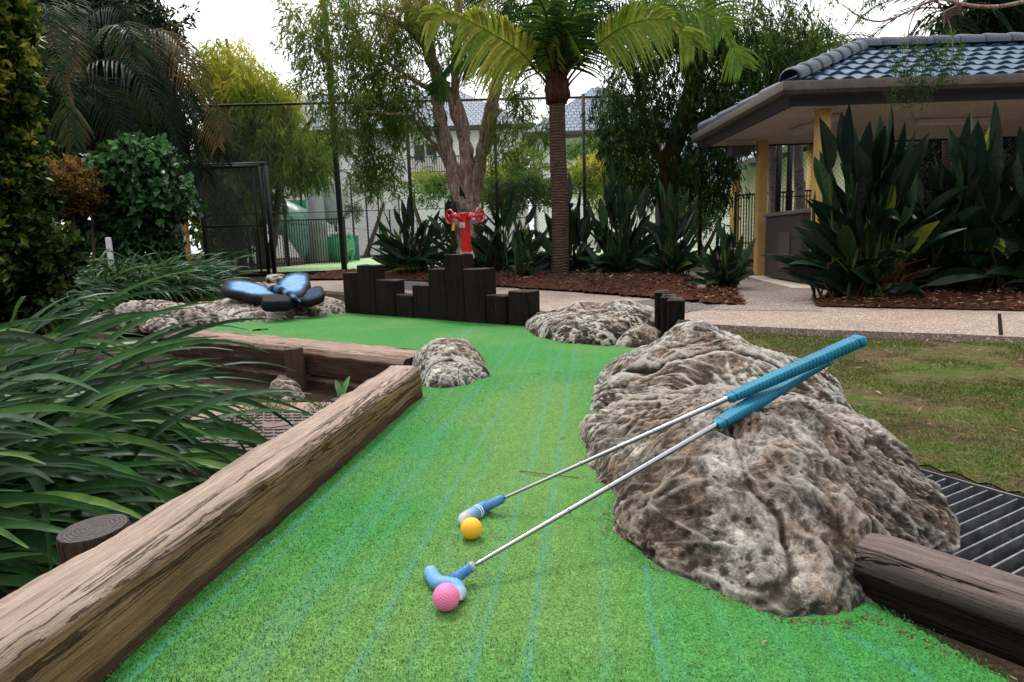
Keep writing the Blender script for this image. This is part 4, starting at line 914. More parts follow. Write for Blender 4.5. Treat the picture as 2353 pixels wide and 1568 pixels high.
for x,y in pp:
    b=MB(); b.bbox((x,y,(CZ+ZG)/2),(.135,.135,CZ-ZG),None,b=.012); po=b.build('post',M['ochre'],e); b=MB(); b.bbox((x,y,CZ-.008),(.24,.24,.014)); b.build('post_cap',M['cream'],po)
def fluoro(a,c):
    a=np.array(a);c=np.array(c); d=c-a; L=np.linalg.norm(d); an=math.atan2(d[1],d[0]); m=(a+c)/2
    o=MB(); o.bbox((m[0],m[1],CZ-.03),(L,.10,.05),Rz(an),b=.01); f=o.build('light_fitting',M['cream'],None); tag(f,'long cream fluorescent batten on the shelter ceiling','ceiling light','fluorescent battens under the shelter ceiling'); 
    o=MB(); o.bbox((m[0],m[1],CZ-.065),(L*.97,.075,.03),Rz(an),b=.01); o.build('diffuser',M['white'],f)
fluoro(at(1822,306,CZ-.05),at(1925,270,CZ-.05)); fluoro(at(2105,283,CZ-.05),at(2290,279,CZ-.05))
b=MB(); b.bbox((3.46,9.75,1.80),(.30,.16,.14),b=.01); tag(b.build('speaker_box',plain('grey_box',(.05,.05,.055),(.09,.09,.09))),'small dark box fixed beside the far shelter post','fixture box')
poly_sheet('shelter_slab',[*[tuple(at(*p,ZG)[:2]) for p in [(1706,634),(1822,664),(1885,664)]],(7.6,7.3),(7.8,10),(3.6,10.2)],ZG+.012,M['cream'],.05)
poly_sheet('shelter_floor',[*[tuple(at(*p,ZG)[:2]+np.array([.16,.12])) for p in [(1740,634),(1822,658),(1885,659)]],(7.5,7.45),(7.6,9.9),(3.9,10)],ZG+.017,M['agg2'])
# barbecue
a=at(1756,640,ZG)[:2]; c=at(1838,655,ZG)[:2]; d=(c-a)/np.linalg.norm(c-a); nn_=np.array([-d[1],d[0]])
if nn_[0]<0: nn_=-nn_
L_=np.linalg.norm(c-a); cen=(a+c)/2+nn_*.42; an=math.atan2(d[1],d[0])
e=empty('barbecue',(*cen,ZG+.02),'dark rendered barbecue bench between the two shelter posts','barbecue')
b=MB(); b.bbox((*cen,ZG+.02+.43),(L_,.84,.84),Rz(an),b=.01); b.build('cabinet',M['brick_dk'],e); b=MB(); b.bbox((*cen,ZG+.02+.87),(L_+.06,.9,.05),Rz(an),b=.01); b.build('bench_top',plain('bench_top',(.11,.095,.085),(.16,.14,.125)),e)
b=MB(); b.bbox((*(cen-nn_*.43+d*.12),ZG+.4),(.42,.02,.5),Rz(an),b=.004); b.build('door',plain('bbq_door',(.06,.048,.042),(.09,.07,.065)),e)
# table and stools
M['steel']=plain('table_steel',(.28,.25,.23),(.4,.37,.34),12,.5); M['maroon']=plain('maroon_board',(.07,.015,.014),(.10,.025,.022),6,.5)
def table(x,y,an,label):
    e=empty('picnic_table',(x,y,ZG),label,'table'); R=Rz(an); o=np.array([x,y,0])
    b=MB(); b.bbox(o+[0,0,.66],(1.5,.75,.04),R,b=.01); b.build('table_top',M['maroon'],e)
    for sx in (-.65,.65):
        for sy in (-.3,.3): p=o+R@np.array([sx,sy,0]); b=MB(); b.tube([p+[0,0,ZG],p+[0,0,.64]],.025,seg=8); b.build('leg',M['steel'],e,smooth=True)
def chair(x,y,an,label):
    e=empty('chair',(x,y,ZG),label,'chair','chairs under the shelter'); R=Rz(an); o=np.array([x,y,0])
    b=MB(); b.bbox(o+[0,0,.40],(.42,.42,.03),R,b=.01); b.build('seat',M['maroon'],e)
    b=MB(); b.bbox(o+R@np.array([0,.2,0])+[0,0,.68],(.42,.025,.26),R,b=.008); b.build('backrest',M['maroon'],e)
    for sx in (-.19,.19):
        for sy,zt in ((-.19,.39),(.2,.62)): p=o+R@np.array([sx,sy,0]); b=MB(); b.tube([p+[0,0,ZG]+R@np.array([sx*.2,sy*.2,0]),p+[0,0,zt]],.014,seg=6); b.build('leg',M['steel'],e,smooth=True)
table(7.6,8.5,.1,'maroon picnic table under the tiled shelter')
for x,y,a_,l in ((5.75,8.3,1.4,'maroon steel legged chair seen between the two big leafy clumps'),(6.6,8.0,.2,'maroon steel legged chair pulled up in front of the picnic table'),(7.7,9.1,3.3,'maroon steel legged chair behind the picnic table'),(6.9,9.0,2.6,'maroon steel legged chair at the far left corner of the picnic table')): chair(x,y,a_,l)
# ================================================================ BACKGROUND BUILDINGS
def m_roof():
    t=NT('far_tiles'); co=t.co(); br=t.n('TexBrick',{'offset':.5},Scale=1.0); t.set(br.inputs['Vector'],co)
    br.inputs['Color1'].default_value=(.21,.26,.335,1); br.inputs['Color2'].default_value=(.27,.32,.39,1); br.inputs['Mortar'].default_value=(.06,.075,.10,1)
    br.inputs['Mortar Size'].default_value=.035; br.inputs['Brick Width'].default_value=.36; br.inputs['Row Height'].default_value=.34
    c=t.mix(.4,br.outputs[0],t.ramp(t.noise(co,.6,4),[(.3,.7),(.7,1.2)]),'MULTIPLY'); return t.done(c,.6,spec=.3)
M['ftile']=m_roof(); M['wallw']=plain('white_render',(.87,.86,.84),(.90,.89,.88),1.2,.85,0,.1,30); M['glass']=plain('dark_glass',(.02,.025,.03),(.06,.07,.08),2,.12); M['wframe']=plain('pale_frame',(.45,.47,.5),(.55,.56,.58)); M['eave']=plain('brown_eave',(.06,.05,.045),(.1,.085,.075))
def hip(b,x0,x1,y0,y1,z0,z1,ov=.0):
    m=min((x1-x0),(y1-y0))/2
    if (y1-y0)<=(x1-x0): r0,r1=(x0+m,(y0+y1)/2,z1),(x1-m,(y0+y1)/2,z1); f=[(0,1,5,4),(1,2,5),(2,3,4,5),(3,0,4)]
    else: r0,r1=((x0+x1)/2,y0+m,z1),((x0+x1)/2,y1-m,z1); f=[(0,1,4),(1,2,5,4),(2,3,5),(3,0,4,5)]
    b.add([(x0,y0,z0),(x1,y0,z0),(x1,y1,z0),(x0,y1,z0),r0,r1],f)
def rect(e,px0,py0,px1,py1,Y,mat,name='window',frame=True,dp=.06):
    a=atY(px0,py1,Y); c=atY(px1,py0,Y); m=(a+c)/2
    b=MB(); b.box((m[0],Y-dp/2,m[2]),(abs(c[0]-a[0]),dp,abs(c[2]-a[2]))); o=b.build(name,M['wframe'] if frame else mat,e)
    if frame:
        b=MB(); w_=abs(c[0]-a[0]); h_=abs(c[2]-a[2]); 
        for s_ in (-1,1): b.box((m[0]+s_*w_/4,Y-dp-.01,m[2]),(w_/2-.14,.02,h_-.16))
        b.build('pane',mat,o)
    return o
e=empty('apartment_building',(atY(850,500,46)[0],47,0),'white two storey apartment block with blue grey tiled roof behind the court','building')
xL=atY(470,500,45)[0]; xM=atY(1215,500,45)[0]; ez=8.35
b=MB(); b.box(((xL+xM)/2,50,ez/2),(xM-xL,10,ez)); b.build('wall',M['wallw'],e)
b=MB(); hip(b,xL-.6,xM+.6,44.4,55.6,ez,12.0); 
b.add([(xL-.6,44.4,ez-.14),(xM+.6,44.4,ez-.14),(xM+.6,44.4,ez),(xL-.6,44.4,ez)],[(0,1,2,3)]); b.build('roof',M['ftile'],e)
b=MB(); b.box(((xL+xM)/2,44.36,ez-.06),(xM-xL+1.3,.1,.22)); b.box(((xL+xM)/2,44.7,ez-.16),(xM-xL+1.2,.6,.04)); b.build('gutter',M['eave'],e)
rect(e,774,322,810,360,45,M['glass']); rect(e,872,316,915,345,45,M['wframe'],'shutter_window'); rect(e,640,330,690,352,45,M['glass'])
rect(e,952,330,1004,372,45,M['glass']); 
bx0,bx1=atY(944,400,43.8)[0],atY(1060,400,43.8)[0]; bz=atY(950,402,43.8)[2]
b=MB(); b.box(((bx0+bx1)/2,44.4,bz),(bx1-bx0,1.2,.18)); bal=b.build('balcony_slab',M['ochre'],e)
b=MB()
for x in np.linspace(bx0,bx1,22): b.box((x,43.84,bz+.6),(.035,.035,1.05))
b.box(((bx0+bx1)/2,43.84,bz+1.12),(bx1-bx0,.07,.07)); b.box(((bx0+bx1)/2,43.84,bz+.16),(bx1-bx0,.05,.05)); b.build('railing',M['black'],bal)
b=MB(); cx_=atY(985,380,44.3)[0]; b.box((cx_,44.3,bz+.55),(.6,.55,.05)); b.box((cx_,44.5,bz+.95),(.6,.05,.7)); 
for sx in (-.27,.27):
    for sy in (-.2,.2): b.box((cx_+sx,44.3+sy,bz+.3),(.06,.06,.5))
tag(b.build('balcony_chair',M['white']),'white plastic chair on the apartment balcony','chair')
e2=empty('apartment_wing',(atY(1330,500,42)[0],44,0),'white apartment wing with tiled roof seen behind the palm trunk','building')
xa,xb=atY(1238,500,42)[0],atY(1560,500,42)[0]; ez2=7.2
b=MB(); b.box(((xa+xb)/2,46,ez2/2),(xb-xa,8,ez2)); b.build('wall',M['wallw'],e2); b=MB(); hip(b,xa-.9,xb+.9,41.0,51,ez2,10.9); b.build('roof',M['ftile'],e2)
b=MB(); b.box(((xa+xb)/2,40.96,ez2-.06),(xb-xa+1.9,.1,.24)); b.box(((xa+xb)/2,41.5,ez2-.2),(xb-xa+1.8,1.0,.04)); b.build('gutter',M['eave'],e2)
rect(e2,1300,330,1334,372,42,M['glass']); rect(e2,1395,335,1425,375,42,M['glass'])
# house on the right seen past the shelter posts
e=empty('side_house',(11,21,0),'cream walled house with blue tiled roof and ochre columns right of the court','building')
b=MB(); b.box((12.6,21,1.45),(7.8,9,2.9)); b.build('wall',M['cream'],e); b=MB(); hip(b,7.9,17.5,15.9,26.2,2.95,5.2); b.build('roof',M['ftile'],e)
b=MB(); b.box((7.88,21,2.9),(.14,10.4,.16)); b.box((12.7,15.88,2.9),(9.7,.12,.16)); b.build('gutter',M['gut'],e)
for y in (17.6,20.6,23.6): b=MB(); b.lathe([(.17,0),(.17,2.85)],(8.25,y,0),seg=14); b.build('column',M['ochre'],e,smooth=True)
for y in (18.8,22): b=MB(); b.box((8.68,y,1.55),(.06,1.0,1.1)); f=b.build('window',M['wframe'],e); b=MB(); b.box((8.64,y,1.55),(.03,.85,.95)); b.build('pane',M['glass'],f)
# second low house left behind trees at right centre
e=empty('far_house',(atY(1600,500,32)[0],33,0),'pale house wall with tiled roof behind the dark tree','building')
x=atY(1600,500,32)[0]; b=MB(); b.box((x+1,36,1.6),(9,8,3.2)); b.build('wall',M['wallw'],e); b=MB(); hip(b,x-4.1,x+6.1,31.4,40.6,3.2,5.6); b.build('roof',M['ftile'],e)
rect(e,1590,500,1625,530,32,M['glass'])
def railing(name,A,B,z0,z1,n,label,mat='black'):
    e=empty(name,(A[0],A[1],z0),label,'railing'); A=np.array(A,float);B=np.array(B,float); b=MB(); an=math.atan2(*(B-A)[::-1]); L=np.linalg.norm(B-A); m=(A+B)/2
    b.box((*m,z1),(L,.04,.04),Rz(an)); b.build('top_rail',M[mat],e); b=MB(); b.box((*m,z0+.12),(L,.035,.035),Rz(an))
    b.build('bottom_rail',M[mat],e); b=MB()
    for u in np.linspace(0,1,n): p=A+(B-A)*u; b.box((*p,(z0+z1)/2),(.022,.022,z1-z0),Rz(an))
    o=b.build('pickets',M[mat],e); 
    for u in np.linspace(0,1,max(2,n//22)): p=A+(B-A)*u; b=MB(); b.box((*p,(z0+z1)/2+.03),(.055,.055,z1-z0+.1),Rz(an)); b.build('post',M[mat],e)
railing('pool_fence',atY(540,500,22)[:2],atY(790,500,22)[:2],.0,1.55,44,'black upright bar fence in front of the green tube slide')
railing('stair_railing',atY(1690,500,15.5)[:2],atY(1880,500,14.5)[:2],.25,1.5,30,'black bar railing below the cream house seen past the shelter posts')
b=MB(); a_=atY(1640,520,15)[:2]; c_=atY(1900,520,14)[:2]; m=(a_+c_)/2; b.bbox((*m,.1),(np.linalg.norm(c_-a_),.4,.34),Rz(-.3),b=.02); tag(b.build('low_wall',M['conc']),'low concrete wall under the bar railing','wall')
# playground
M['pg']=plain('slide_green',(.015,.22,.10),(.02,.30,.14),5,.32,0,.05,20,coat=.3); M['pgd']=plain('slide_dull_green',(.04,.16,.11),(.11,.26,.20),4,.35); M['grey']=plain('play_grey',(.22,.24,.26),(.34,.36,.38),3,.5); M['orange']=plain('play_orange',(.55,.22,.03),(.65,.3,.05))
e=empty('playground_slide',(atY(730,600,26)[0],26,0),'green covered tube slide with grey tower beyond the bar fence','playground slide')
b=MB(); b.tube(smooth_path([atY(652,500,27),atY(690,520,26.5),atY(720,560,26),atY(742,590,25.6)],16),[.72]*16,seg=16); b.build('upper_tube',M['pgd'],e,smooth=True)
b=MB(); b.tube(smooth_path([atY(738,575,25.6),atY(765,570,25.2),atY(796,572,25)],10),[.56,.62,.62,.62,.62,.62,.62,.63,.64,.64],seg=20); b.build('exit_tube',M['pg'],e,smooth=True)
b=MB(); P0=atY(800,568,25.9); b.box(P0+[.1,.15,-.05],(.6,.08,1.0)); b.build('exit_panel',M['pgd'],e)
b=MB(); P0=atY(801,572,24.95); b.tube([P0+np.array([0,.0,0])+.56*np.array([0,math.cos(a),math.sin(a)]) for a in np.linspace(0,6.283,25)],.06,seg=6,cap=False); b.build('exit_rim',M['pgd'],e,smooth=True)
b=MB(); b.lathe([(.36,0),(.34,2),(.30,4.2)],(atY(735,600,24.5)[0],24.5,0),seg=14); b.build('tower_column',M['grey'],e,smooth=True)
b=MB(); P0=atY(762,465,25); b.lathe([(.1,-.85),(.42,-.6),(.5,0),(.42,.55),(.15,.95)],P0,seg=14); b.build('grey_pod',M['grey'],e,smooth=True)
b=MB(); P0=atY(682,490,27); b.box(P0,(1.0,.08,1.05)); 
for k in range(5): b.box(P0+[-.36+.18*k,-.08,-.1],(.06,.06,.8))
b.build('side_panel',M['pg'],e)
b=MB(); P0=atY(712,352,27); b.box(P0-[0,0,.2],(.9,.9,.75)); b.build('tower_panel',M['orange'],e); b=MB(); b.lathe([(.95,0),(.05,.75)],P0+[0,0,.2],seg=4); b.build('tower_roof',M['pgd'],e)
b=MB()
for px in (655,700): p=atY(px,560,27); b.tube([[p[0],27,0],[p[0],27,5.0]],.06,seg=6)
b.build('tower_frame',M['black'],e)
# far left pavilion, lantern, white marker post
e=empty('garden_pavilion',(atY(430,540,20)[0],20,0),'small pavilion with blue tiled roof and ochre post beyond the green shrub','pavilion')
xa,xb=atY(408,500,20)[0],atY(475,500,20)[0]; z_=atY(430,488,20)[2]
b=MB(); hip(b,xa-.6,xb+.2,20,24,z_,z_+1.0); b.build('roof',M['ftile'],e); b=MB(); b.box(((xa+xb)/2-.2,20,z_-.05),(xb-xa+.8,.12,.15)); b.build('gutter',M['cream'],e)
b=MB(); b.box(((xa+xb)/2+.1,22.5,z_/2),(xb-xa-.1,2,z_)); b.build('wall',M['wallw'],e); b=MB(); p=atY(427,540,20.2); b.box((p[0],20.2,z_/2),(.15,.15,z_)); b.build('post',M['ochre'],e)
lp=atY(416,555,12); e=empty('garden_lantern',(lp[0],12,ZG),'black garden bollard lantern with frosted glass beside the green shrub','lamp')
zt=atY(416,524,12)[2]; b=MB(); b.tube([[lp[0],12,ZG],[lp[0],12,zt-.28]],.05,seg=10); b.build('lamp_post',M['black'],e,smooth=True)
b=MB(); b.lathe([(.075,0),(.085,.17)],(lp[0],12,zt-.28),seg=12); b.build('lamp_glass',M['cream'],e,smooth=True); b=MB(); b.lathe([(.12,0),(.115,.02),(.03,.08),(.012,.12)],(lp[0],12,zt-.11),seg=12); b.lathe([(.1,0),(.1,.02)],(lp[0],12,zt-.295),seg=12); b.build('lamp_cap',M['black'],e,smooth=True)
p=atY(248,545,9); b=MB(); b.bbox((p[0],9,.25),(.07,.05,1.15),b=.01); tag(b.build('marker_post',M['white']),'white post standing among the strappy leaves at the left','post')
# notice on the side fence
p=atY(892,462,33); b=MB(); b.box((p[0],33,p[2]),(.45,.03,.95)); tag(b.build('fence_notice',M['white']),'white upright notice fixed on the receding side fence','sign')
# ================================================================ VEGETATION
def bark(name,c1,c2,c3,st=(3,3,.7),sc=6,bump=.8):
    t=NT(name); co=t.co(st); a=t.noise(co,sc,7,.65,1.2); b_=t.noise(t.co((1,1,.3)),30,5,.7,.5)
    c=t.ramp(a,[(.33,c3),(.45,c1),(.62,c2)]); c=t.mix(.7,c,t.ramp(b_,[(.3,.4),(.7,1.4)]),'MULTIPLY')
    return t.done(c,.85,t.bump(t.math('ADD',a,b_),bump,.03),spec=.15)
M['paper']=bark('paperbark',(.30,.20,.16),(.52,.42,.36),(.12,.055,.04))
M['redbark']=bark('red_bark',(.13,.055,.03),(.20,.10,.06),(.05,.02,.012))
t=NT('palm_trunk'); co=t.co(); wv=t.n('TexWave',{'wave_type':'BANDS','bands_direction':'Z'},Scale=7.5,Distortion=6.0,Detail=5.0); t.set(wv.inputs['Vector'],co)
c=t.mix(t.ramp(t.noise(co,9,5,.7),[(.3,0),(.7,1)]),(.065,.042,.03),(.12,.08,.058)); c=t.mix(t.ramp(wv.outputs[0],[(.0,.7),(.25,0)]),c,(.04,.025,.018)); c=t.mix(.6,c,t.ramp(t.noise(co,50,5,.7),[(.3,.45),(.7,1.4)]),'MULTIPLY')
M['ptrunk']=t.done(c,.85,t.bump(wv.outputs[0],.6,.02),spec=.15)
M['gtrunk']=bark('grey_palm_trunk',(.22,.19,.18),(.32,.28,.26),(.10,.08,.075),(1,1,4),4)
M['fibre']=bark('palm_fibre',(.045,.02,.012),(.09,.045,.025),(.015,.008,.006),(4,4,.5))
M['stem']=leaf('stem_green',[(0,(.02,.05,.012)),(.7,(.05,.09,.02)),(1,(.16,.11,.04))],.05,.5)
M['twig']=plain('twig',(.035,.025,.018),(.08,.055,.04),20,.8)
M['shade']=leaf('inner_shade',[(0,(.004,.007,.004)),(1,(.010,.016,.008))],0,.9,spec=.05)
L_pap=leaf('paperbark_leaf',[(0,(.05,.10,.017)),(.5,(.12,.20,.03)),(.8,(.18,.235,.04)),(1,(.24,.15,.05))],.5)
L_dark=leaf('dark_leaf',[(0,(.010,.028,.008)),(.5,(.035,.085,.017)),(.85,(.10,.18,.03)),(1,(.15,.19,.035))],.4)
L_yel=leaf('yellow_green_leaf',[(0,(.10,.17,.02)),(.5,(.25,.33,.04)),(1,(.52,.45,.05))],.5)
L_bam=leaf('mid_green_leaf',[(0,(.03,.075,.014)),(.5,(.09,.18,.025)),(1,(.24,.30,.045))],.45)
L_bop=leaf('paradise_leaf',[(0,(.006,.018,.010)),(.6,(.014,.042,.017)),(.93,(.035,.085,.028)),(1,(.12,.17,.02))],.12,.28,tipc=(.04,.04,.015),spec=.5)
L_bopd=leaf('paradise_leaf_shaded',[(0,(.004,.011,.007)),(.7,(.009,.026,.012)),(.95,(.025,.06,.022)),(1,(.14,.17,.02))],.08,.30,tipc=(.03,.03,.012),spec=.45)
L_strap=leaf('strap_leaf',[(0,(.006,.026,.007)),(.5,(.013,.052,.012)),(.85,(.04,.12,.024)),(1,(.12,.22,.05))],.24,.36,tipc=(.12,.07,.025),spec=.2)
L_dry=leaf('dry_leaf',[(0,(.10,.045,.02)),(.6,(.22,.12,.055)),(1,(.38,.27,.15))],.1,.7,spec=.2)
L_hedge=leaf('hedge_leaf',[(0,(.004,.010,.003)),(.4,(.02,.05,.008)),(.70,(.05,.10,.014)),(.90,(.17,.22,.03)),(1,(.34,.31,.05))],.25,.3,spec=.4)
L_orange=leaf('orange_leaf',[(0,(.03,.025,.008)),(.45,(.12,.07,.02)),(.8,(.30,.17,.05)),(1,(.40,.24,.08))],.3,.5)
L_heart=leaf('heart_leaf',[(0,(.010,.035,.012)),(.6,(.025,.09,.022)),(1,(.07,.20,.05))],.2,.28,spec=.6)
L_palm=leaf('palm_leaflet',[(0,(.010,.032,.009)),(.5,(.03,.08,.015)),(.75,(.08,.15,.025)),(1,(.34,.33,.06))],.45,.45)
L_palmy=leaf('palm_leaflet_yellow',[(0,(.09,.19,.025)),(.5,(.22,.31,.04)),(1,(.60,.50,.08))],.5,.4,tipc=(.35,.26,.07))
L_palmd=leaf('palm_leaflet_dark',[(0,(.003,.010,.004)),(.6,(.008,.024,.008)),(.9,(.028,.065,.016)),(1,(.10,.07,.025))],.22,.45,spec=.2)
L_palmb=leaf('palm_leaflet_brown',[(0,(.03,.035,.012)),(.5,(.11,.085,.035)),(1,(.24,.12,.04))],.15,.5)
def dirs(n,bias,j):
    d=np.array(bias,float)+rng.normal(0,j,(n,3)); return d/np.linalg.norm(d,axis=1)[:,None]
def ell(n,c,r,shell=.0):
    v=rng.normal(size=(n,3)); v/=np.linalg.norm(v,axis=1)[:,None]; k=(shell+(1-shell)*rng.random(n))**(1/3.); return np.array(c)+v*np.array(r)*k[:,None]
def clumps(b,C,per,rad,L,W,bias,jit,v0=.15,v1=.85,twigs=None,anchor=None,hang=0):
    """each cluster = leaves along a short twig"""
    C=np.asarray(C); N=len(C); D=dirs(N,bias,jit*.7); vb=v0+(v1-v0)*rng.random(N)
    s=rng.random((N,per,1)); P=C[:,None]+D[:,None]*s*rad+rng.normal(0,rad*.14,(N,per,3)); P[...,2]-=hang*s[...,0]**2
    LD=D[:,None]*.6+rng.normal(0,jit,(N,per,3))+np.array(bias)*.35
    zz=C[:,2]; vb=vb+.35*((zz-zz.mean())/(zz.std()*2.2+1e-6)); va=np.clip(vb[:,None]+rng.normal(0,.14,(N,per)),0,1)  # top light painted in: higher clusters get lighter leaf tones, lower ones darker
    b.cards(P.reshape(-1,3),LD.reshape(-1,3),L*rng.uniform(.6,1.2,N*per),W*rng.uniform(.7,1.2,N*per),va.ravel())
    if twigs is not None:
        for i in range(0,N,twigs[1]):
            a=C[i]; e_=a+D[i]*rad*.9; q=a-D[i]*rad*.4+rng.normal(0,rad*.2,3)
            twigs[0].tube([q,a,e_],[.008,.006,.003],seg=4,cap=False,var=1.0)
def regions(regs,Y,dY,scale=1.0,dens=1.0):
    """(px,py,rx,ry,n[,dY offset]) in photo pixels at depth Y -> cluster centres in the world"""
    out=[]
    for r in regs:
        px,py,rx,ry,n=r[:5]; yo=r[5] if len(r)>5 else 0; c=atY(px,py,Y+yo); k=(Y+yo)/F
        out.append(ell(int(n*dens),c,(rx*k,dY,ry*k)))
    return np.concatenate(out)
def branch(b,pts,r0,r1,seg=10,noise=.25,n=26,nf=3,flat=1.0):
    P=smooth_path(pts,n); b.tube(P,np.linspace(r0,r1,n),seg=seg,noise=noise,nf=nf)
def pY(pts,Y): return [atY(p[0],p[1],Y+(p[2] if len(p)>2 else 0)) for p in pts]
def tree(name,base,label,group=None): return empty(name,base,label,'tree',group)
# ---- paperbark
YP=12.2; e=tree('paperbark_tree',(*atY(1078,600,YP)[:2],0),'multi stemmed paperbark tree with peeling pale bark in the middle of the planting')
b=MB()
for pts,r0,r1 in [([(1082,650),(1080,560),(1076,500),(1072,460)],.27,.22),([(1066,500),(1044,400),(1022,330),(1010,262),(1004,190),(985,120),(955,60),(925,-20),(900,-120)],.17,.06),
   ([(1074,490),(1076,380),(1058,290),(1030,215),(1000,150),(978,60),(960,-60)],.14,.05),([(1070,480),(1064,390),(1070,300),(1050,230),(1045,150),(1050,40),(1060,-80)],.10,.05),
   ([(1080,490),(1098,390,.1),(1116,320,.2),(1130,255,.2),(1142,190,.3),(1158,110,.3),(1168,20,.4),(1175,-100,.4)],.155,.06),([(1086,470),(1100,360,-.2),(1112,285,-.2),(1128,215,-.2),(1150,150,-.3)],.075,.035),
   ([(1030,385),(1008,345,-.3),(980,312,-.5),(940,268,-.7),(890,262,-.8),(830,255,-.9)],.05,.015),([(1012,200),(970,195,-.3),(900,150,-.6),(850,120,-.8)],.05,.015),([(1148,170),(1200,150,.2),(1260,160,.3)],.05,.02),
   ([(985,120),(930,60,-.5),(860,30,-.8),(800,40,-1)],.06,.015)]:
    branch(b,pY(pts,YP),r0,r1,seg=16,noise=.5,n=60,nf=5)
b.build('trunk',M['paper'],e,smooth=True)
b=MB(); tw=MB()
R_=[(760,60,70,70,52),(850,40,90,60,60),(800,130,80,50,46),(770,215,60,38,26),(860,195,70,60,46),(900,110,70,70,46),(880,270,80,45,40),(950,270,60,50,28),(760,300,60,22,13),(830,300,60,22,16),(965,30,60,50,40),(1080,0,110,40,40),(880,375,55,38,34),(840,360,30,40,12),(1020,110,40,60,16),(1110,130,50,60,20),(1200,210,55,60,24),(1170,260,40,50,16),(1240,300,40,24,8),(1160,330,35,40,12),(1120,60,60,40,22),(1215,60,60,60,30),(700,60,25,50,14),(735,150,30,30,12),(1000,20,120,40,60),(880,230,50,40,30),(930,150,40,60,26)]
C=regions(R_,YP,.8); C[:,1]+=rng.normal(-.3,.3,len(C))
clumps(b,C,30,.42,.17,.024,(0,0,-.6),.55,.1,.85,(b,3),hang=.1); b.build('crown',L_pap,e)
# ---- big dark tree on the right
YD=12.6; e=tree('broad_tree',(*atY(1535,600,YD)[:2],0),'dense dark green tree with a red brown trunk left of the shelter')
b=MB()
for pts,r0,r1 in [([(1540,640),(1535,520),(1530,440),(1540,370),(1560,300),(1590,200),(1620,80),(1640,-60)],.24,.10),([(1535,400),(1500,330),(1470,230),(1450,120)],.10,.03),([(1560,300),(1640,250,.4),(1740,170,.8),(1830,110,1.0)],.10,.03),([(1590,200),(1560,100),(1520,0)],.08,.03),([(1400,330,.5),(1560,310,0)],.03,.05)]:
    branch(b,pY(pts,YD),r0,r1,n=30)
b.build('trunk',M['redbark'],e,smooth=True)
b=MB(); tw=MB()
R_=[(1500,60,140,80,150),(1700,40,150,70,150),(1600,140,140,70,120),(1430,180,60,70,50),(1740,160,110,60,90),(1650,220,120,60,90),(1520,260,120,60,80),(1420,290,55,60,44),(1440,360,50,50,36),(1520,380,90,50,60),(1600,370,80,60,60),(1650,320,60,60,44),(1700,260,50,40,30),(1830,130,80,50,60),(1860,60,60,40,30),(1890,170,50,30,26),(1640,420,40,28,18),(1470,420,40,26,14),(1390,230,35,40,16)]
C=regions(R_,YD,1.0)
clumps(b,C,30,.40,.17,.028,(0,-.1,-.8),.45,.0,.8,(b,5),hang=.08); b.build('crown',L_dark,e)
# ---- bamboo like pale tree behind the gate
YB=19; e=tree('willowy_tree',(*atY(560,600,YB)[:2],0),'tall yellow green willowy tree behind the gate')
b=MB()
for pts in [[(600,620),(590,450),(560,300),(530,150),(520,90)],[(620,620),(640,450),(650,300),(640,220)],[(560,620),(520,450),(490,300),(480,200)],[(640,400),(700,300),(720,270)]]: branch(b,pY(pts,YB),.14,.04,n=24)
b.build('trunk',M['twig'],e,smooth=True)
b=MB(); R_=[(520,130,60,50,60),(490,200,50,60,50),(600,215,75,45,100),(540,240,80,60,100),(650,220,35,35,30),(640,300,70,45,70),(690,330,55,45,60),(570,170,70,50,50)]
clumps(b,regions(R_,YB,1.2),30,.6,.30,.042,(0,0,-.7),.5,.15,.9,hang=.12); b.build('crown',L_yel,e)
b=MB(); R_=[(560,330,110,60,150),(650,350,60,45,80),(520,420,80,80,120),(570,440,60,50,100),(700,365,45,35,60),(710,340,50,45,60),(525,520,50,60,70),(480,350,50,60,50)]
clumps(b,regions(R_,YB,1.2),30,.6,.30,.045,(0,0,-.7),.5,.0,.95,hang=.12); b.build('lower_crown',L_bam,e)
# ---- palms
def frond(b,pts,ll,n=44,w=.032,droop=.35,var=.5,rach=.016,flop=0.25,stem=None,lean=0.0,upv=(0,0,1),bare=.12):
    P=smooth_path(pts,n+8); T=np.gradient(P,axis=0); T/=np.linalg.norm(T,axis=1)[:,None]
    (stem or b).tube(P,np.linspace(rach,rach*.25,len(P)),seg=5,var=.35)
    k0=max(3,int(len(P)*bare))
    for i in range(k0,len(P)):
        u=(i-k0)/(len(P)-k0); L=ll*(math.sin(min(1,u*1.25+.18)*math.pi)**.5 if u<.8 else (1-u)*2.2+.25); L=max(.15*ll,min(L,ll))
        S=np.cross(T[i],np.array(upv)); 
        if np.linalg.norm(S)<.1: S=np.array([1.0,0,0])
        S/=np.linalg.norm(S); Nn=np.cross(S,T[i])
        for s_ in (-1,1):
            d=S*s_*(.85)+T[i]*(.45+.4*u)+Nn*(.25+lean)+rng.normal(0,.05,3); d/=np.linalg.norm(d)
            q0=P[i]; Lk=L*rng.uniform(.88,1.08); pts_=[q0+d*Lk*t_+np.array([0,0,-droop*Lk*t_*t_*(1+flop*rng.random())]) for t_ in (0,.3,.65,1.0)]
            b.ribbon(pts_,[w*.5,w,w*.8,.003],up=Nn+np.array([0,0,.01]),fold=.2,var=np.clip(var+rng.normal(0,.12),0,1))
def palm_crown(e,root,specs,mat,ll,n,w,**k):
    for sp in specs:
        pts,m=sp[0],sp[1] if len(sp)>1 else mat; kk=dict(k); kk.update(sp[2] if len(sp)>2 else {})
        b=MB(); frond(b,[root]+pts,kk.pop('ll',ll),kk.pop('n',n),kk.pop('w',w),**kk); b.build('frond',m,e)
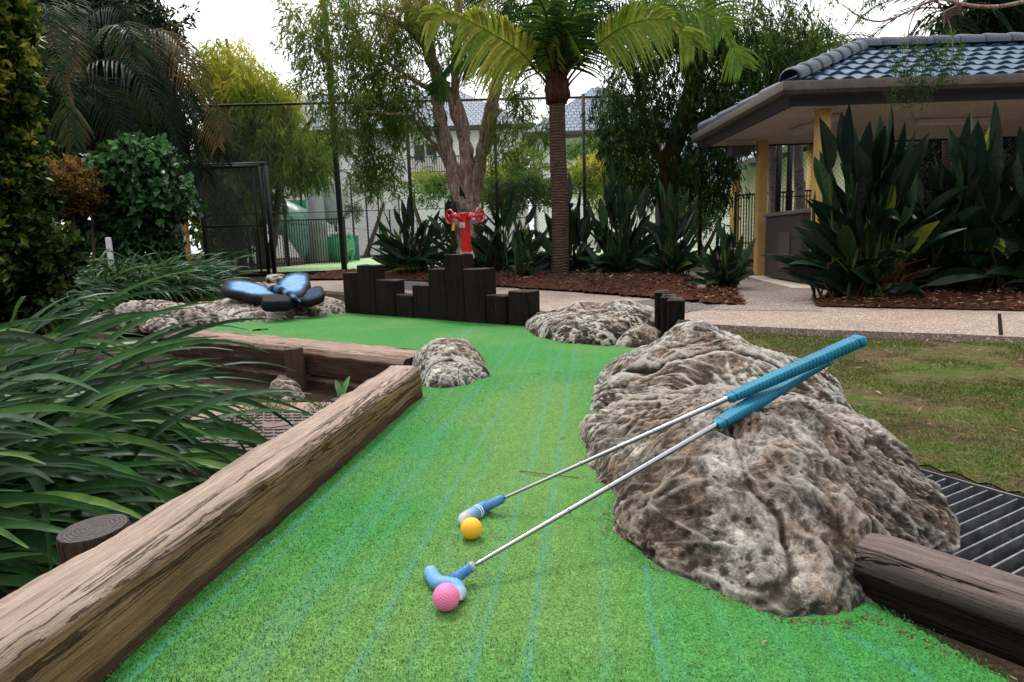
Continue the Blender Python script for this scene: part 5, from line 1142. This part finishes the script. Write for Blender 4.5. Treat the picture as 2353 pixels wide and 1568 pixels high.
YC=10.0; e=tree('feather_palm',(*atY(1285,600,YC)[:2],0),'feather palm with ringed brown trunk and arching fronds in the centre')
b=MB(); P=smooth_path(pY([(1286,655),(1288,560),(1287,470),(1283,380),(1281,300),(1280,232)],YC),40); b.tube(P,np.interp(np.linspace(0,1,40),[0,.3,1],[.145,.135,.12]),seg=20,noise=.05,nf=6); b.build('trunk',M['ptrunk'],e,smooth=True)
b=MB(); P=smooth_path(pY([(1280,240),(1280,215),(1281,190),(1283,150)],YC),14); b.tube(P,np.interp(np.linspace(0,1,14),[0,.2,.5,1],[.14,.19,.17,.10]),seg=16,noise=.3,nf=9)
for k in range(16):
    a=k*2.4; c=atY(1281,rng.uniform(175,225),YC); b.tube(smooth_path([c+[.12*math.cos(a),.12*math.sin(a),0],c+[.2*math.cos(a),.2*math.sin(a),.18],c+[.45*math.cos(a),.45*math.sin(a),.42]],8),np.linspace(.04,.02,8),seg=6,flat=.5)
b.build('fibrous_crownshaft',M['fibre'],e,smooth=True)
root=atY(1282,185,YC)
q=lambda *a:[atY(p[0],p[1],YC+p[2]) for p in a]
sp=[(q((1235,158,-.2),(1185,112,-.4),(1090,55,-.6),(1030,32,-.65),(985,48,-.6)),L_palmy,dict(var=.62,droop=.5,ll=.74,upv=(0,-1,.25),n=84,w=.045,bare=.26)),
 (q((1190,135,.2),(1110,120,.5),(1040,150,.6),(1000,215,.7)),L_palm,dict(var=.45,droop=.3,ll=.55,upv=(0,-1,.3),n=64,bare=.3)),
 (q((1370,105,-.4),(1450,55,-.7),(1540,48,-.8),(1592,105,-.8)),L_palmy,dict(var=.5,droop=.45,ll=.6,upv=(0,-1,.25),n=84,w=.042,bare=.34)),
 (q((1390,90,.2),(1520,15,.1),(1640,40,-.1),(1704,150,-.2)),L_palmy,dict(var=.12,droop=.3,ll=.66,upv=(0,-1,.1),n=84,w=.042,bare=.5)),
 (q((1250,60,.2),(1200,-40,.3),(1120,-100,.3),(1020,-90,.3)),L_palm,dict(var=.4,ll=.9)),
 (q((1270,60,.5),(1260,-60,.8),(1230,-180,1.0)),L_palm,dict(var=.3)),(q((1310,50,-.6),(1350,-50,-1),(1430,-130,-1.2)),L_palm,dict(var=.55)),
 (q((1330,80,.5),(1420,-10,.9),(1540,-60,1.2)),L_palm,dict(var=.35)),
 
 (q((1265,90,-.4),(1245,10,-.8),(1190,-60,-1.2)),L_palm,dict(var=.55)),(q((1300,80,.1),(1380,0,.3),(1500,-80,.4)),L_palm,dict(var=.6)),
 (q((1265,130,-.3),(1252,70,-.4),(1270,20,-.45),(1330,120,-.6)),L_palmy,dict(var=.3,ll=.3,droop=.9)),(q((1300,120,.7),(1360,60,1.0),(1450,60,1.3)),L_palm,dict(var=.25)),(q((1295,120,-.2),(1330,30,-.3),(1400,-60,-.4)),L_palm,dict(var=.45)),(q((1275,80,0),(1240,-60,0),(1180,-200,-.2)),L_palm,dict(var=.3,upv=(0,-1,.3),ll=.9)),(q((1300,60,0),(1340,-90,0),(1440,-210,-.2)),L_palm,dict(var=.35,upv=(0,-1,.3),ll=.9)),(q((1340,110,.3),(1440,20,.5),(1540,0,.6)),L_palm,dict(var=.3,upv=(0,-1,.5),ll=.7)),(q((1235,120,.3),(1180,30,.5),(1090,-30,.6)),L_palm,dict(var=.3,upv=(0,-1,.5),ll=.8))]
palm_crown(e,root,sp,L_palm,.62,40,.036,droop=.45,rach=.02)
# grey palm trunks by the side house
for px,bot,nm in ((1778,520,'slim grey palm trunk seen left of the second shelter post, nearer the first post'),(1838,520,'slim grey palm trunk seen just left of the second shelter post')):
    Yk=14.2; e=tree('grey_palm',(*atY(px,bot,Yk)[:2],0),nm,'grey palms by the cream house'); b=MB(); P=smooth_path(pY([(px+3,bot+60),(px,bot-60),(px-5,bot-180),(px-8,bot-330)],Yk),20); b.tube(P,np.linspace(.12,.09,20),seg=12,noise=.06,nf=9); b.build('trunk',M['gtrunk'],e,smooth=True)
    r_=P[-1]
    for k in range(9):
        a=k*2.399; d=np.array([math.cos(a),math.sin(a)*.8,0]); b=MB(); frond(b,[r_,r_+d*.6+[0,0,.7],r_+d*1.4+[0,0,.7],r_+d*2.0-[0,0,.1]],.5,26,.035,droop=.5,var=.75); b.build('frond',L_palm,e)
# dark cane palms at upper left
def cane(name,px,py,Y,label,nst,nf,seed,mat,sp=.5,flen=2.3,brown=.0,ztop=None):
    rs=np.random.default_rng(seed); base=atY(px,py,Y); base[2]=-.15; e=tree(name,base,label,'cane palms at the left')
    for s_ in range(nst):
        o=base+np.array([rs.normal(0,sp*.5),rs.normal(0,sp*.4),0]); hgt=(ztop or 2.6)*rs.uniform(.8,1.15); lean=rs.normal(0,.18,2)
        P=smooth_path([o,o+[lean[0]*.3,lean[1]*.3,hgt*.5],o+[lean[0],lean[1],hgt]],14); b=MB(); b.tube(P,np.linspace(.05,.035,14),seg=8,var=.6); b.build('cane',M['gtrunk2'],e,smooth=True)
        r_=P[-1]
        for k in range(nf):
            a=rs.uniform(0,6.28); el=rs.uniform(.25,1.2); d=np.array([math.cos(a),math.sin(a)*.75,0]); Lf=flen*rs.uniform(.75,1.15)
            pts=[r_,r_+d*Lf*.28*math.cos(el*.6)+[0,0,Lf*.30*math.sin(el)],r_+d*Lf*.62+[0,0,Lf*(.42*math.sin(el)-.05)],r_+d*Lf*.92+[0,0,Lf*(.30*math.sin(el)-.38)],r_+d*Lf*1.02+[0,0,Lf*(.1*math.sin(el)-.62)]]
            b=MB(); mm=L_palmb if rs.random()<brown else mat; frond(b,pts,flen*.26,46,.030,droop=.55,var=rs.uniform(.1,.9),rach=.012,upv=(0,-rs.uniform(.2,1),.6)); b.build('frond',mm,e)
M['gtrunk2']=plain('cane_green',(.05,.055,.025),(.10,.09,.05),14,.6)
cane('cane_palm',130,480,10.4,'clump of cane palms with brown drooping fronds rising above the orange shrub',4,9,1,L_palmd,.55,2.1,.4,3.5)
cane('cane_palm',235,480,12.0,'clump of dark cane palms rising behind the heart leaved shrub',5,12,2,L_palmd,.7,2.1,.06,4.0)
cane('cane_palm',262,480,13.4,'rightmost clump of dark cane palms, beside the yellow green tree',4,12,5,L_palmd,.5,1.8,.0,3.9)
cane('cane_palm',60,480,11.5,'dark cane palms behind the clipped hedge',4,10,9,L_palmd,.7,2.2,.2,3.6)
# dark mass of trees behind them
def bushmass(name,label,regs,Y,dY,mat,per=28,rad=.4,L=.15,W=.05,bias=(0,-.2,-.3),jit=.6,cat='tree',v=(0,.8),trunk=None,core=None,hang=.05,group=None):
    C=regions(regs,Y,dY); bs=[C[:,0].mean(),C[:,1].mean(),0]; e=empty(name,bs,label,cat,group)
    b=MB(); clumps(b,C,per,rad,L,W,bias,jit,v[0],v[1],hang=hang); b.build('foliage',mat,e)
    b=MB(); top=C[:,2].max()
    for k in range(trunk or 3):
        i=rng.integers(len(C)); o=np.array([bs[0]+rng.normal(0,.12*Y/10),bs[1]+rng.normal(0,.1),-.2]); b.tube(smooth_path([o,(o+C[i])/2+[0,0,-.1],C[i]],10),np.linspace(.05,.015,10)*Y/10,seg=6)
    b.build('branches',M['twig'],e,smooth=True)
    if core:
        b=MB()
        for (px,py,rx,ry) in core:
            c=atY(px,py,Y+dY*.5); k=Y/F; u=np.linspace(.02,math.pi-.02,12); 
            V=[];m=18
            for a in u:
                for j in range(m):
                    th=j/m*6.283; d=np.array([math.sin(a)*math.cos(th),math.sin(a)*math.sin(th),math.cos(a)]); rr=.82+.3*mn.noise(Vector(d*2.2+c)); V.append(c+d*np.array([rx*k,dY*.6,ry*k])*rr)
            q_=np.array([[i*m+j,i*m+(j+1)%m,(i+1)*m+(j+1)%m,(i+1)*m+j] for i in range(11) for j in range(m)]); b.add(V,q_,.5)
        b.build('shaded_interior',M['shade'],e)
    return e
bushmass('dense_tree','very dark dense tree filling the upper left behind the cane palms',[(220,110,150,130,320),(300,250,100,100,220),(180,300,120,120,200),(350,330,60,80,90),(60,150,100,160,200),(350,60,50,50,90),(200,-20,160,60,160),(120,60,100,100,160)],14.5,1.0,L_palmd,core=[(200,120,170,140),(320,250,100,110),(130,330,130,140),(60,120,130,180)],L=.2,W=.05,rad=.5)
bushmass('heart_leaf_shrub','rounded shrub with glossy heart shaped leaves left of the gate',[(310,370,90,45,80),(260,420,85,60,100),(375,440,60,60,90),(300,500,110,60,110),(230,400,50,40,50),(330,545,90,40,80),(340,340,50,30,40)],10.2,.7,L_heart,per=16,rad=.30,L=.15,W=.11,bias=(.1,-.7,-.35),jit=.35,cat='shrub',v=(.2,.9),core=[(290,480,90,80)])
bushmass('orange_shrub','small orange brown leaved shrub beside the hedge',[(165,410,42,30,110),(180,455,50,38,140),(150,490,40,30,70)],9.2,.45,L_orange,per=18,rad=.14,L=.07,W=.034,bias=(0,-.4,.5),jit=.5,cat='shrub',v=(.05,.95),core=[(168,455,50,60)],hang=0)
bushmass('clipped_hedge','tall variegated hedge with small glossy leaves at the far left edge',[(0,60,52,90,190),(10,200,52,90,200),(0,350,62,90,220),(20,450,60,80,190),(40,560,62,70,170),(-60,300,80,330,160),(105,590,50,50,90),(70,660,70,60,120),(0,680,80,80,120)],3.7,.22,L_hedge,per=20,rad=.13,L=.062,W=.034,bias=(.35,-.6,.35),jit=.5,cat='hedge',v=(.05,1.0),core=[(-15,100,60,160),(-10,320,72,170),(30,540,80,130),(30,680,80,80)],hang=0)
# background shrubs and trees behind the court
bg_=[('shrub','yellow green feathery shrub between the two main trunks',[(1110,420,40,30,50),(1100,450,45,25,40)],20,L_yel),('shrub','mid green rounded bush left of the ringed palm trunk',[(1200,380,50,45,70),(1190,430,60,40,60)],24,L_bam),
 ('shrub','dark bush behind the ringed palm trunk',[(1170,450,60,30,60),(1250,440,60,40,60)],19,L_dark),('shrub','bright yellow green shrub right of the ringed palm trunk',[(1350,410,42,30,60),(1380,440,50,28,50)],18.5,L_yel),
 ('shrub','mid green domed bush under the right apartment wing',[(1360,355,50,30,60),(1400,380,50,40,60)],26,L_bam),('shrub','tall pale green bush beyond the dark tree',[(1450,340,40,50,50),(1440,430,50,60,60)],24,L_yel),
 ('shrub','green bush under the apartment balcony',[(980,430,60,30,50),(1030,440,50,30,40)],27,L_bam),('shrub','grey green bush beside the white notice',[(850,430,60,30,40),(800,470,40,40,30)],34,L_bam),('shrub','dark low bush right of the dark trunk',[(1600,500,60,30,50)],17.5,L_dark),
 ('shrub','brownish thicket below the dark tree on the right',[(1610,450,70,40,50)],22,L_dark)]
for nm,lb,rg,Y_,mt in bg_: bushmass(nm,lb,rg,Y_,.8,mt,per=26,rad=.45,L=.28,W=.05,bias=(0,-.1,.3),jit=.7,cat='shrub',v=(.05,.95),trunk=1)
tag(bushmass('distant_trees','row of distant trees closing the view on both sides',[(-700,350,500,180,260),(2700,330,600,200,300),(1700,380,260,90,160),(480,480,140,80,100)],60,3,L_dark,per=26,rad=1.8,L=.8,W=.35,cat='trees',v=(0,1)),kind='stuff')
# behind the shelter: dark hedge and palm fronds
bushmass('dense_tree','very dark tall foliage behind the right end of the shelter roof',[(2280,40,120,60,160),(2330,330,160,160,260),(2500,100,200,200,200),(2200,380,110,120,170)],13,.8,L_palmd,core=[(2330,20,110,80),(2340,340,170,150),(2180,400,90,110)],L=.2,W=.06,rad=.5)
e=tree('feather_palm',(*atY(2190,500,12)[:2],0),'dark feather palm whose fronds show above the shelter ridge'); b=MB(); b.tube(pY([(2190,640),(2185,300),(2190,20)],12),.14,seg=12); b.build('trunk',M['ptrunk'],e,smooth=True)
root=atY(2190,20,12)
for a in range(13):
    th=a*.5+.2; r_=1.9; d=np.array([math.cos(th),.4*math.sin(th*2.1),math.sin(th)*.6]); b=MB(); frond(b,[root,root+d*.7+[0,0,.3],root+d*1.4+[0,0,.1],root+d*r_-[0,0,.5]],.55,34,.03,droop=.4,var=.6); b.build('frond',L_palmd,e)
# thin branch hanging above the roof
e=tree('overhanging_branch',atY(2353,0,5.2),'thin pale branch with fine leaflets hanging above the shelter roof'); b=MB()
for pts,r0,r1 in [([(2600,-60),(2450,-20),(2353,4),(2290,16),(2220,12),(2150,-8)],.022,.012),([(2170,-5),(2120,10),(2070,35),(2020,50),(1975,38),(1935,10)],.012,.004),([(2110,12),(2090,60,-.1),(2085,120,-.1),(2080,180,-.1)],.007,.003),([(2150,-4),(2180,50,.1),(2190,110,.1),(2185,170,.1)],.007,.003),([(2200,12),(2150,40),(2120,90)],.006,.003)]: branch(b,pY(pts,5.2),r0,r1,seg=6,n=16,noise=.1)
b.build('branch',M['paper'],e,smooth=True)
b=MB(); clumps(b,regions([(2110,150,70,50,60),(2180,130,30,60,34),(2060,120,30,40,14),(1960,20,50,20,14),(2080,210,50,20,18)],5.2,.15),26,.09,.022,.008,(.2,0,-.7),.6,0,.7); b.build('leaflets',L_dark,e)
# ---- bird of paradise plants
def bop(px,py,Y,topy,hw,n,label,mat,seed,bl=.5,bw=.13,lean=0,z0=None):
    rs=np.random.default_rng(seed); base=atY(px,py,Y); 
    if z0 is not None: base[2]=z0
    k=Y/F; Hh=atY(px,topy,Y)[2]-base[2]; W=hw*k
    e=empty('paradise_plant',base,label,'plant','broad leaved plants along the path')
    lf=MB(); st=MB(); dr=MB()
    for i in range(n):
        a=rs.uniform(0,6.283); rr=rs.random()**.7; h=Hh*(1.04-.70*rr**1.3)*rs.uniform(.66,1.0); out=np.array([math.cos(a)*W,math.sin(a)*W*.75,0])*rr*1.12+np.array([lean*W*.3,0,0])
        o=base+np.array([rs.normal(0,W*.16),rs.normal(0,W*.12),-.03]); B=bl*rs.uniform(.75,1.15); f_=max(.2,1-B/max(h,.3)*.85)
        tipp=o+out+[0,0,h]; mid=o+out*.35*f_+[0,0,h*f_*.62]; bs_=o+out*(.75*f_)+[0,0,h*f_]
        P=smooth_path([o,mid,bs_],8); st.tube(P,np.linspace(.015,.008,8),seg=5,var=rs.random()*.7,cap=False)
        d=tipp-bs_; d/=np.linalg.norm(d); drp=rs.uniform(.0,.6)*rr+(rs.uniform(.4,1.1) if rs.random()<.12 else 0)
        ts=np.linspace(0,1,9); path=[bs_+d*B*t_+np.array([0,0,-drp*B*t_*t_])+out/(W+.01)*.05*t_*t_ for t_ in ts]
        wv=bw*np.array([.12,.62,.92,1.0,.98,.88,.68,.38,.02])*rs.uniform(.75,1.1)
        up=rs.normal(0,1,3); up=up-d*(up@d); up[1]-=.6
        lf.ribbon(path,wv,up=up,fold=rs.uniform(.12,.4),var=np.clip(rs.normal(.5,.27),0,1),twist=rs.normal(0,.35))
    for i in range(int(n*1.1)):   # dead sheaths at the base
        a=rs.uniform(0,6.283); o=base+np.array([rs.normal(0,W*.18),rs.normal(0,W*.14),-.02]); r_=rs.uniform(.15,.4)*W; hh=rs.uniform(.12,.32)*Hh*.7
        dr.ribbon([o,o+[math.cos(a)*r_*.5,math.sin(a)*r_*.5,hh],o+[math.cos(a)*r_*1.1,math.sin(a)*r_*1.1,hh*1.15]],[.02,.026,.006],up=(math.sin(a),-math.cos(a),.5),var=rs.random()*.7)
    lf.build('leaves',mat,e); st.build('stems',M['stem'],e); dr.build('dry_sheaths',L_dry2,e)
L_dry2=leaf('dry_sheath',[(0,(.02,.01,.006)),(.6,(.06,.028,.014)),(1,(.14,.07,.035))],.05,.8,spec=.1)
bop(950,622,12.6,425,112,90,'wide dark plant with arching paddle leaves, leftmost in the bed behind the stepped wall',L_bop,1,.62,.13)
bop(1065,618,12.2,405,95,74,'dark paddle leaved plant directly behind the red hydrant',L_bop,2,.6,.13)
bop(1145,625,11.8,415,95,74,'paddle leaved plant just right of the red hydrant',L_bop,3,.6,.13)
bop(1200,648,10.0,462,62,26,'sparse paddle leaved plant standing forward of its neighbours, right of the hydrant',L_bop,4,.42,.11)
bop(1305,640,10.9,405,90,80,'paddle leaved plant in front of the ringed palm trunk',L_bop,5,.62,.15)
bop(1425,645,10.2,365,98,84,'tallest paddle leaved plant in the middle of the bed',L_bop,6,.66,.16)
bop(1548,655,9.4,395,84,64,'paddle leaved plant below the red brown trunk',L_bop,7,.55,.13,z0=0)
bop(1662,682,7.6,485,74,56,'short paddle leaved plant standing alone at the path junction',L_bop,8,.36,.09,z0=-.05)
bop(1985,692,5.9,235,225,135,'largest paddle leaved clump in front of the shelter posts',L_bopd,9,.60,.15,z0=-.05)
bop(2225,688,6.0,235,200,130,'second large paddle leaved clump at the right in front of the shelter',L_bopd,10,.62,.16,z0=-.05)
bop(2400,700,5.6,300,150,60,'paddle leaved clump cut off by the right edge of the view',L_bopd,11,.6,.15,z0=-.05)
# ---- strappy clumps
def strap(b,o,az,L,el,droop,w,var,n=12,dead=False,curl=0,up=(0,0,1)):
    d=np.array([math.cos(az),math.sin(az),0]); P=[];p=np.array(o,float); e_=el; st=L/(n-1)
    for i in range(n):
        P.append(p.copy()); p=p+(d*math.cos(e_)+np.array([0,0,math.sin(e_)]))*st; e_-=droop/(n-1)*(.5+1.2*i/n)
        d=Rz(curl/n)@d
    u=np.linspace(0,1,n); wv=w*np.where(u<.12,.55+.45*u/.12,1)*np.clip((1-u)*3.2,.04,1)**.7
    b.ribbon(P,wv,fold=.16,var=var,up=up)
def strappy(name,base,n,L,w,label,seed,az0=None,az1=None,spread=.12,el=(.5,1.35),droop=(1.2,2.4),dead=.06,mat=None,group='clumps of strappy leaved plants',zmin=None):
    rs=np.random.default_rng(seed); e=empty(name,base,label,'plant',group); b=MB(); dd=MB()
    for i in range(n):
        az=rs.uniform(az0,az1) if az0 is not None else rs.uniform(0,6.283); o=np.array(base)+[rs.normal(0,spread),rs.normal(0,spread*.8),0]
        isd=rs.random()<dead
        strap(dd if isd else b,o,az,L*rs.uniform(.6,1.1)*(0.7 if isd else 1),rs.uniform(*el)*(.6 if isd else 1),rs.uniform(*droop),w*rs.uniform(.65,1.15),np.clip(rs.normal(.5,.25),0,1),n=14,curl=rs.normal(0,.4),up=(rs.normal(0,.35),-rs.uniform(.2,1.1),.75))
    b.build('leaves',mat or L_strap,e,smooth=True); dd.build('dead_leaves',L_dry,e)
    return e
nb=[(-1.50,1.42,-.2),(-1.55,1.76,-.2),(-1.38,1.04,-.2),(-1.75,2.15,-.2),(-1.9,1.65,-.2),(-1.7,1.35,-.2),(-2.2,2.4,-.2),(-1.25,.78,-.24)]
lb=['near strappy clump whose leaves arch toward the long beam','near strappy clump with leaves reaching across the manhole cover','strappy clump at the left edge nearest the camera','strappy clump behind the near ones with leaves reaching the cross beam','strappy clump cut by the left edge beside the hedge','strappy clump half cut by the left edge above the cut post','strappy clump behind the others in front of the hedge','low strappy clump at the bottom left behind the cut post']
pr=[(70,.80,.027,-.35,1.1,.35,1.2),(72,.90,.028,-.5,.9,.35,1.15),(9,.42,.024,-.1,1.1,.3,1.0),(100,1.0,.028,-.6,.9,.4,1.2),(90,.98,.029,-.4,1.1,.5,1.3),(75,.9,.029,-.3,1.0,.5,1.3),(90,1.05,.029,-.6,1.1,.5,1.3),(8,.32,.02,-.8,.8,.3,1.2)]
for i,(o,l,p) in enumerate(zip(nb,lb,pr)): strappy('strappy_plant',o,p[0],p[1],p[2],l,20+i,p[3],p[4],.10,el=(p[5],p[6]),droop=(1.0,2.0),dead=.06)
fb=[(120,660,7.4,60,.95),(205,670,7.7,70,1.0),(285,672,8.0,75,1.05),(355,668,8.5,75,1.05),(425,668,9.4,65,1.05),(150,610,9.2,60,1.05),(240,612,9.6,60,1.1),(330,612,10.2,60,1.1),(405,625,10.8,50,1.1),(60,640,6.2,60,.95)]
fl_=['below the orange shrub','in front of the white post','right of the white post','before the heart leaved shrub','nearest the gate at the end of the row','against the hedge foot in the back row','behind the white post','under the heart leaved shrub','by the garden lantern','between the hedge and the near clumps']
for i,((px,py,Y_,n_,L_),s_) in enumerate(zip(fb,fl_)):
    o=atY(px,py,Y_); o[2]=-.1; strappy('strappy_plant',o,int(n_*2.4),L_,.034,'dark green strappy clump '+s_,40+i,None,None,.18,el=(.6,1.5),droop=(1.2,2.4),dead=.02)
# small weeds
b=MB(); o=at(778,915,-.2); o[2]=-.02+.03
for az,L_,el in ((1.2,.10,1.1),(2.2,.085,1.2),(.3,.06,.8)): strap(b,at(785,925,.05),az,L_,el,.5,.022,.98,n=7)
tag(b.build('weed_seedling',L_heart),'tiny bright green seedling poking up behind the long beam','weed')
# ---- grass as stuff
t=NT('lawn_soil'); co=t.co(); a_=t.noise(co,3.2,6,.65); d_=t.noise(co,110,4,.7); g_=t.noise(co,22,5,.7)
c=t.ramp(a_,[(.36,(.045,.03,.022)),(.45,(.10,.075,.038)),(.55,(.07,.095,.022)),(.7,(.055,.095,.018))]); c=t.mix(t.ramp(g_,[(.5,0),(.68,.7)]),c,(.20,.15,.08)); c=t.mix(.8,c,t.ramp(d_,[(.3,.3),(.7,1.6)]),'MULTIPLY')
M['lawn']=t.done(c,.95,t.bump(t.math('ADD',d_,g_),.9,.012),spec=.1)
def grass(name,poly,n,hmin,hmax,label,zf,mask=.0,freq=2.2,w=.0022,near=None):
    P=np.array([p[:2] for p in poly]); lo,hi=P.min(0),P.max(0); X=rng.uniform(lo[0],hi[0],n); 
    Y=lo[1]+(hi[1]-lo[1])*rng.random(n)**(1.5)
    m=inpoly(X,Y,P); X,Y=X[m],Y[m]; f=np.array([mn.fractal(Vector((x*freq,y*freq,5)),1,2,4) for x,y in zip(X,Y)]); keep=f+rng.normal(0,.12,len(f))>mask
    X,Y,f=X[keep],Y[keep],f[keep]; N=len(X); Z=zf(X,Y) if callable(zf) else np.full(N,zf)
    b=MB(); D=np.concatenate([rng.normal(0,.6,(N,2)),np.full((N,1),.8)],1); k=np.clip(Y/1.6,1,3)
    b.cards(np.stack([X,Y,Z],1),D,rng.uniform(hmin,hmax,N)*k**.3,w*k,np.clip(rng.beta(2,2.2,N)*.9+np.where(rng.random(N)<.22,.4,0)-f*.3,0,1))
    o=b.build(name,M['grass']); tag(o,label,'grass',kind='stuff')
gz=lambda X,Y:gh2(X,Y)
lawnR=[(.95,3.55),(1.0,2.95),(1.3,2.3),(1.12,1.9),(1.28,1.5),(1.6,1.2),(2.8,1.2),(7,3.2),tuple(at(2353,775,ZG)[:2]),tuple(at(1900,762,ZG)[:2]),tuple(at(1620,749,ZG)[:2])]
tag(sheet('lawn',np.linspace(.85,7,200),np.linspace(1.0,4.6,120),lambda X,Y:gh2(X,Y)+.004,M['lawn'],lambda x,y:inpoly(x,y,np.array(lawnR))),kind='structure')
grass('lawn_grass',lawnR,230000,.010,.024,'patchy short lawn grass between the path and the boulder',lambda X,Y:gh2(X,Y)+.003,-.16)
lawnL=[tuple(at(330,715,-.1)[:2]),tuple(at(330,690,-.1)[:2]),tuple(at(520,672,-.1)[:2]),tuple(at(500,690,-.1)[:2]),tuple(at(420,712,-.1)[:2]),(-4.6,4.6)]
grass('lawn_grass',lawnL,30000,.02,.05,'bright green grass strip behind the rocks on the left',-.1,-.5,w=.004)
lawnM=[(-1.9,3.75),(-.75,3.0),(-.7,2.75),(-1.1,2.85),(-1.75,2.6),(-2.6,3.2),(-2.6,4.0)]
grass('lawn_grass',lawnM,30000,.012,.035,'thin grass around the manhole cover below the cross beam',gz,-.1)
grass('lawn_grass',[(-1.0,1.5),(-.62,1.9),(-.8,2.3),(-1.4,2.2),(-1.3,1.6)],9000,.01,.03,'sparse weeds at the near side of the manhole cover',gz,.05)
# ---- litter
def chips(name,poly,n,label,zf,L=(.02,.06),W=(.004,.011),mat=None,seed=0,cat='mulch'):
    P=np.array([p[:2] for p in poly]); lo,hi=P.min(0),P.max(0); X=rng.uniform(lo[0],hi[0],n);Y=rng.uniform(lo[1],hi[1],n); m=inpoly(X,Y,P); X,Y=X[m],Y[m]; N=len(X)
    Z=(zf(X,Y) if callable(zf) else zf)+rng.uniform(.004,.015,N); b=MB(); D=np.concatenate([rng.normal(0,1,(N,2)),rng.normal(0,.12,(N,1))],1)
    b.cards(np.stack([X,Y,Z],1),D,rng.uniform(*L,N),rng.uniform(*W,N),rng.random(N)**1.6,up=np.array([0,0,1.0]),sag=.02); tag(b.build(name,mat or L_dry),label,cat,kind='stuff')
L_chip=leaf('bark_chip',[(0,(.03,.012,.007)),(.5,(.10,.042,.024)),(.85,(.22,.11,.06)),(1,(.42,.28,.17))],0,.85,spec=.1)
mz=lambda X,Y: ZG+.006+.10*np.clip((Y-5.5)/3.,.0,1)
chips('mulch_chips',bedA,30000,'bark mulch and fallen leaves under the broad leaved plants',MH['A'],(.025,.09),(.010,.026),L_chip)
chips('mulch_chips',bedB,12000,'bark mulch and fallen leaves in front of the shelter',MH['B'],(.02,.08),(.01,.024),L_chip)
chips('mulch_chips',bedC,2200,'bark mulch around the lone short plant',MH['C'],(.02,.07),(.01,.02),L_chip)
chips('leaf_litter',lawnR,420,'dry leaves scattered over the lawn',lambda X,Y:np.full(X.shape,-.09),(.02,.07),(.006,.014))
chips('leaf_litter',[(-.60,.6),(-.72,.6),(-1.6,1.0),(-1.8,2.2),(-1.1,2.2),(-.62,1.6)],2600,'dead leaves and bark lying under the strappy clumps',lambda X,Y:gh2(X,Y)+.004,(.02,.07),(.005,.016),L_chip)
b=MB()
for px,py,az,L_ in ((1140,1520,.3,.008),(1150,700+820,1,.006),(1390,1225,2,.012),(1285,1010,.7,.018),(1290,1005,.4,.02),(1215,1060,2,.01),(1000,900,.2,.008),(900,1180,1.5,.01),(700,1380,.4,.008),(1620,1500,2,.007),(1380,1180,.2,.02),(620,1250,1,.014),(605,1262,2,.01),(1750,1480,.5,.012),(860,770,1,.02),(1120,800,.3,.02)):
    p=at(px,py,.006); d=np.array([math.cos(az),math.sin(az),.05]); b.ribbon([p,p+d*L_*.5+[0,0,.002],p+d*L_],[.001,L_*.3,.001],fold=.1,var=rng.random())
tag(b.build('turf_litter',L_dry),'tiny pale flakes and leaf bits scattered on the green','debris',kind='stuff')
P=smooth_path([at(1195,1082,.006),at(1260,1090,.009),at(1330,1098,.006)],8); b=MB(); b.tube(P,.0012,seg=5); tag(b.build('dry_stalk',L_dry),'thin dry stalk lying on the green above the far putter shaft','stalk')
edge=[]
for (a_,c_) in zip([(233,1567),(400,1404),(566,1251),(783,1078)],[(400,1404),(566,1251),(783,1078),(965,900)]):
    edge.append((at(*a_)[:2],at(*c_)[:2]))
b=MB()
for a_,c_ in edge:
    k=90; t_=rng.random((k,1)); p=a_+(c_-a_)*t_+rng.normal(0,.004,(k,2))+np.array([-.006,0]); b.cards(np.concatenate([p,np.full((k,1),.004)],1),np.concatenate([rng.normal(0,1,(k,2)),rng.normal(.1,.3,(k,1))],1),rng.uniform(.003,.012,k),rng.uniform(.0015,.004,k),rng.random(k)*.6)
rkp=[(1330,960),(1350,1070),(1410,1150),(1395,1230),(1480,1300),(1640,1370),(1800,1430),(1920,1440),(2000,1425),(2100,1470),(2317,1565)]
for a_,c_ in zip(rkp,rkp[1:]):
    a2,c2=at(*a_)[:2],at(*c_)[:2]; k=70; t_=rng.random((k,1)); p=a2+(c2-a2)*t_+rng.normal(0,.006,(k,2)); b.cards(np.concatenate([p,np.full((k,1),.004)],1),np.concatenate([rng.normal(0,1,(k,2)),rng.normal(.1,.2,(k,1))],1),rng.uniform(.002,.008,k),rng.uniform(.0012,.003,k),rng.random(k)*.7)
tag(b.build('edge_debris',L_dry),'soil crumbs and bark bits along the edges of the turf','debris',kind='stuff')
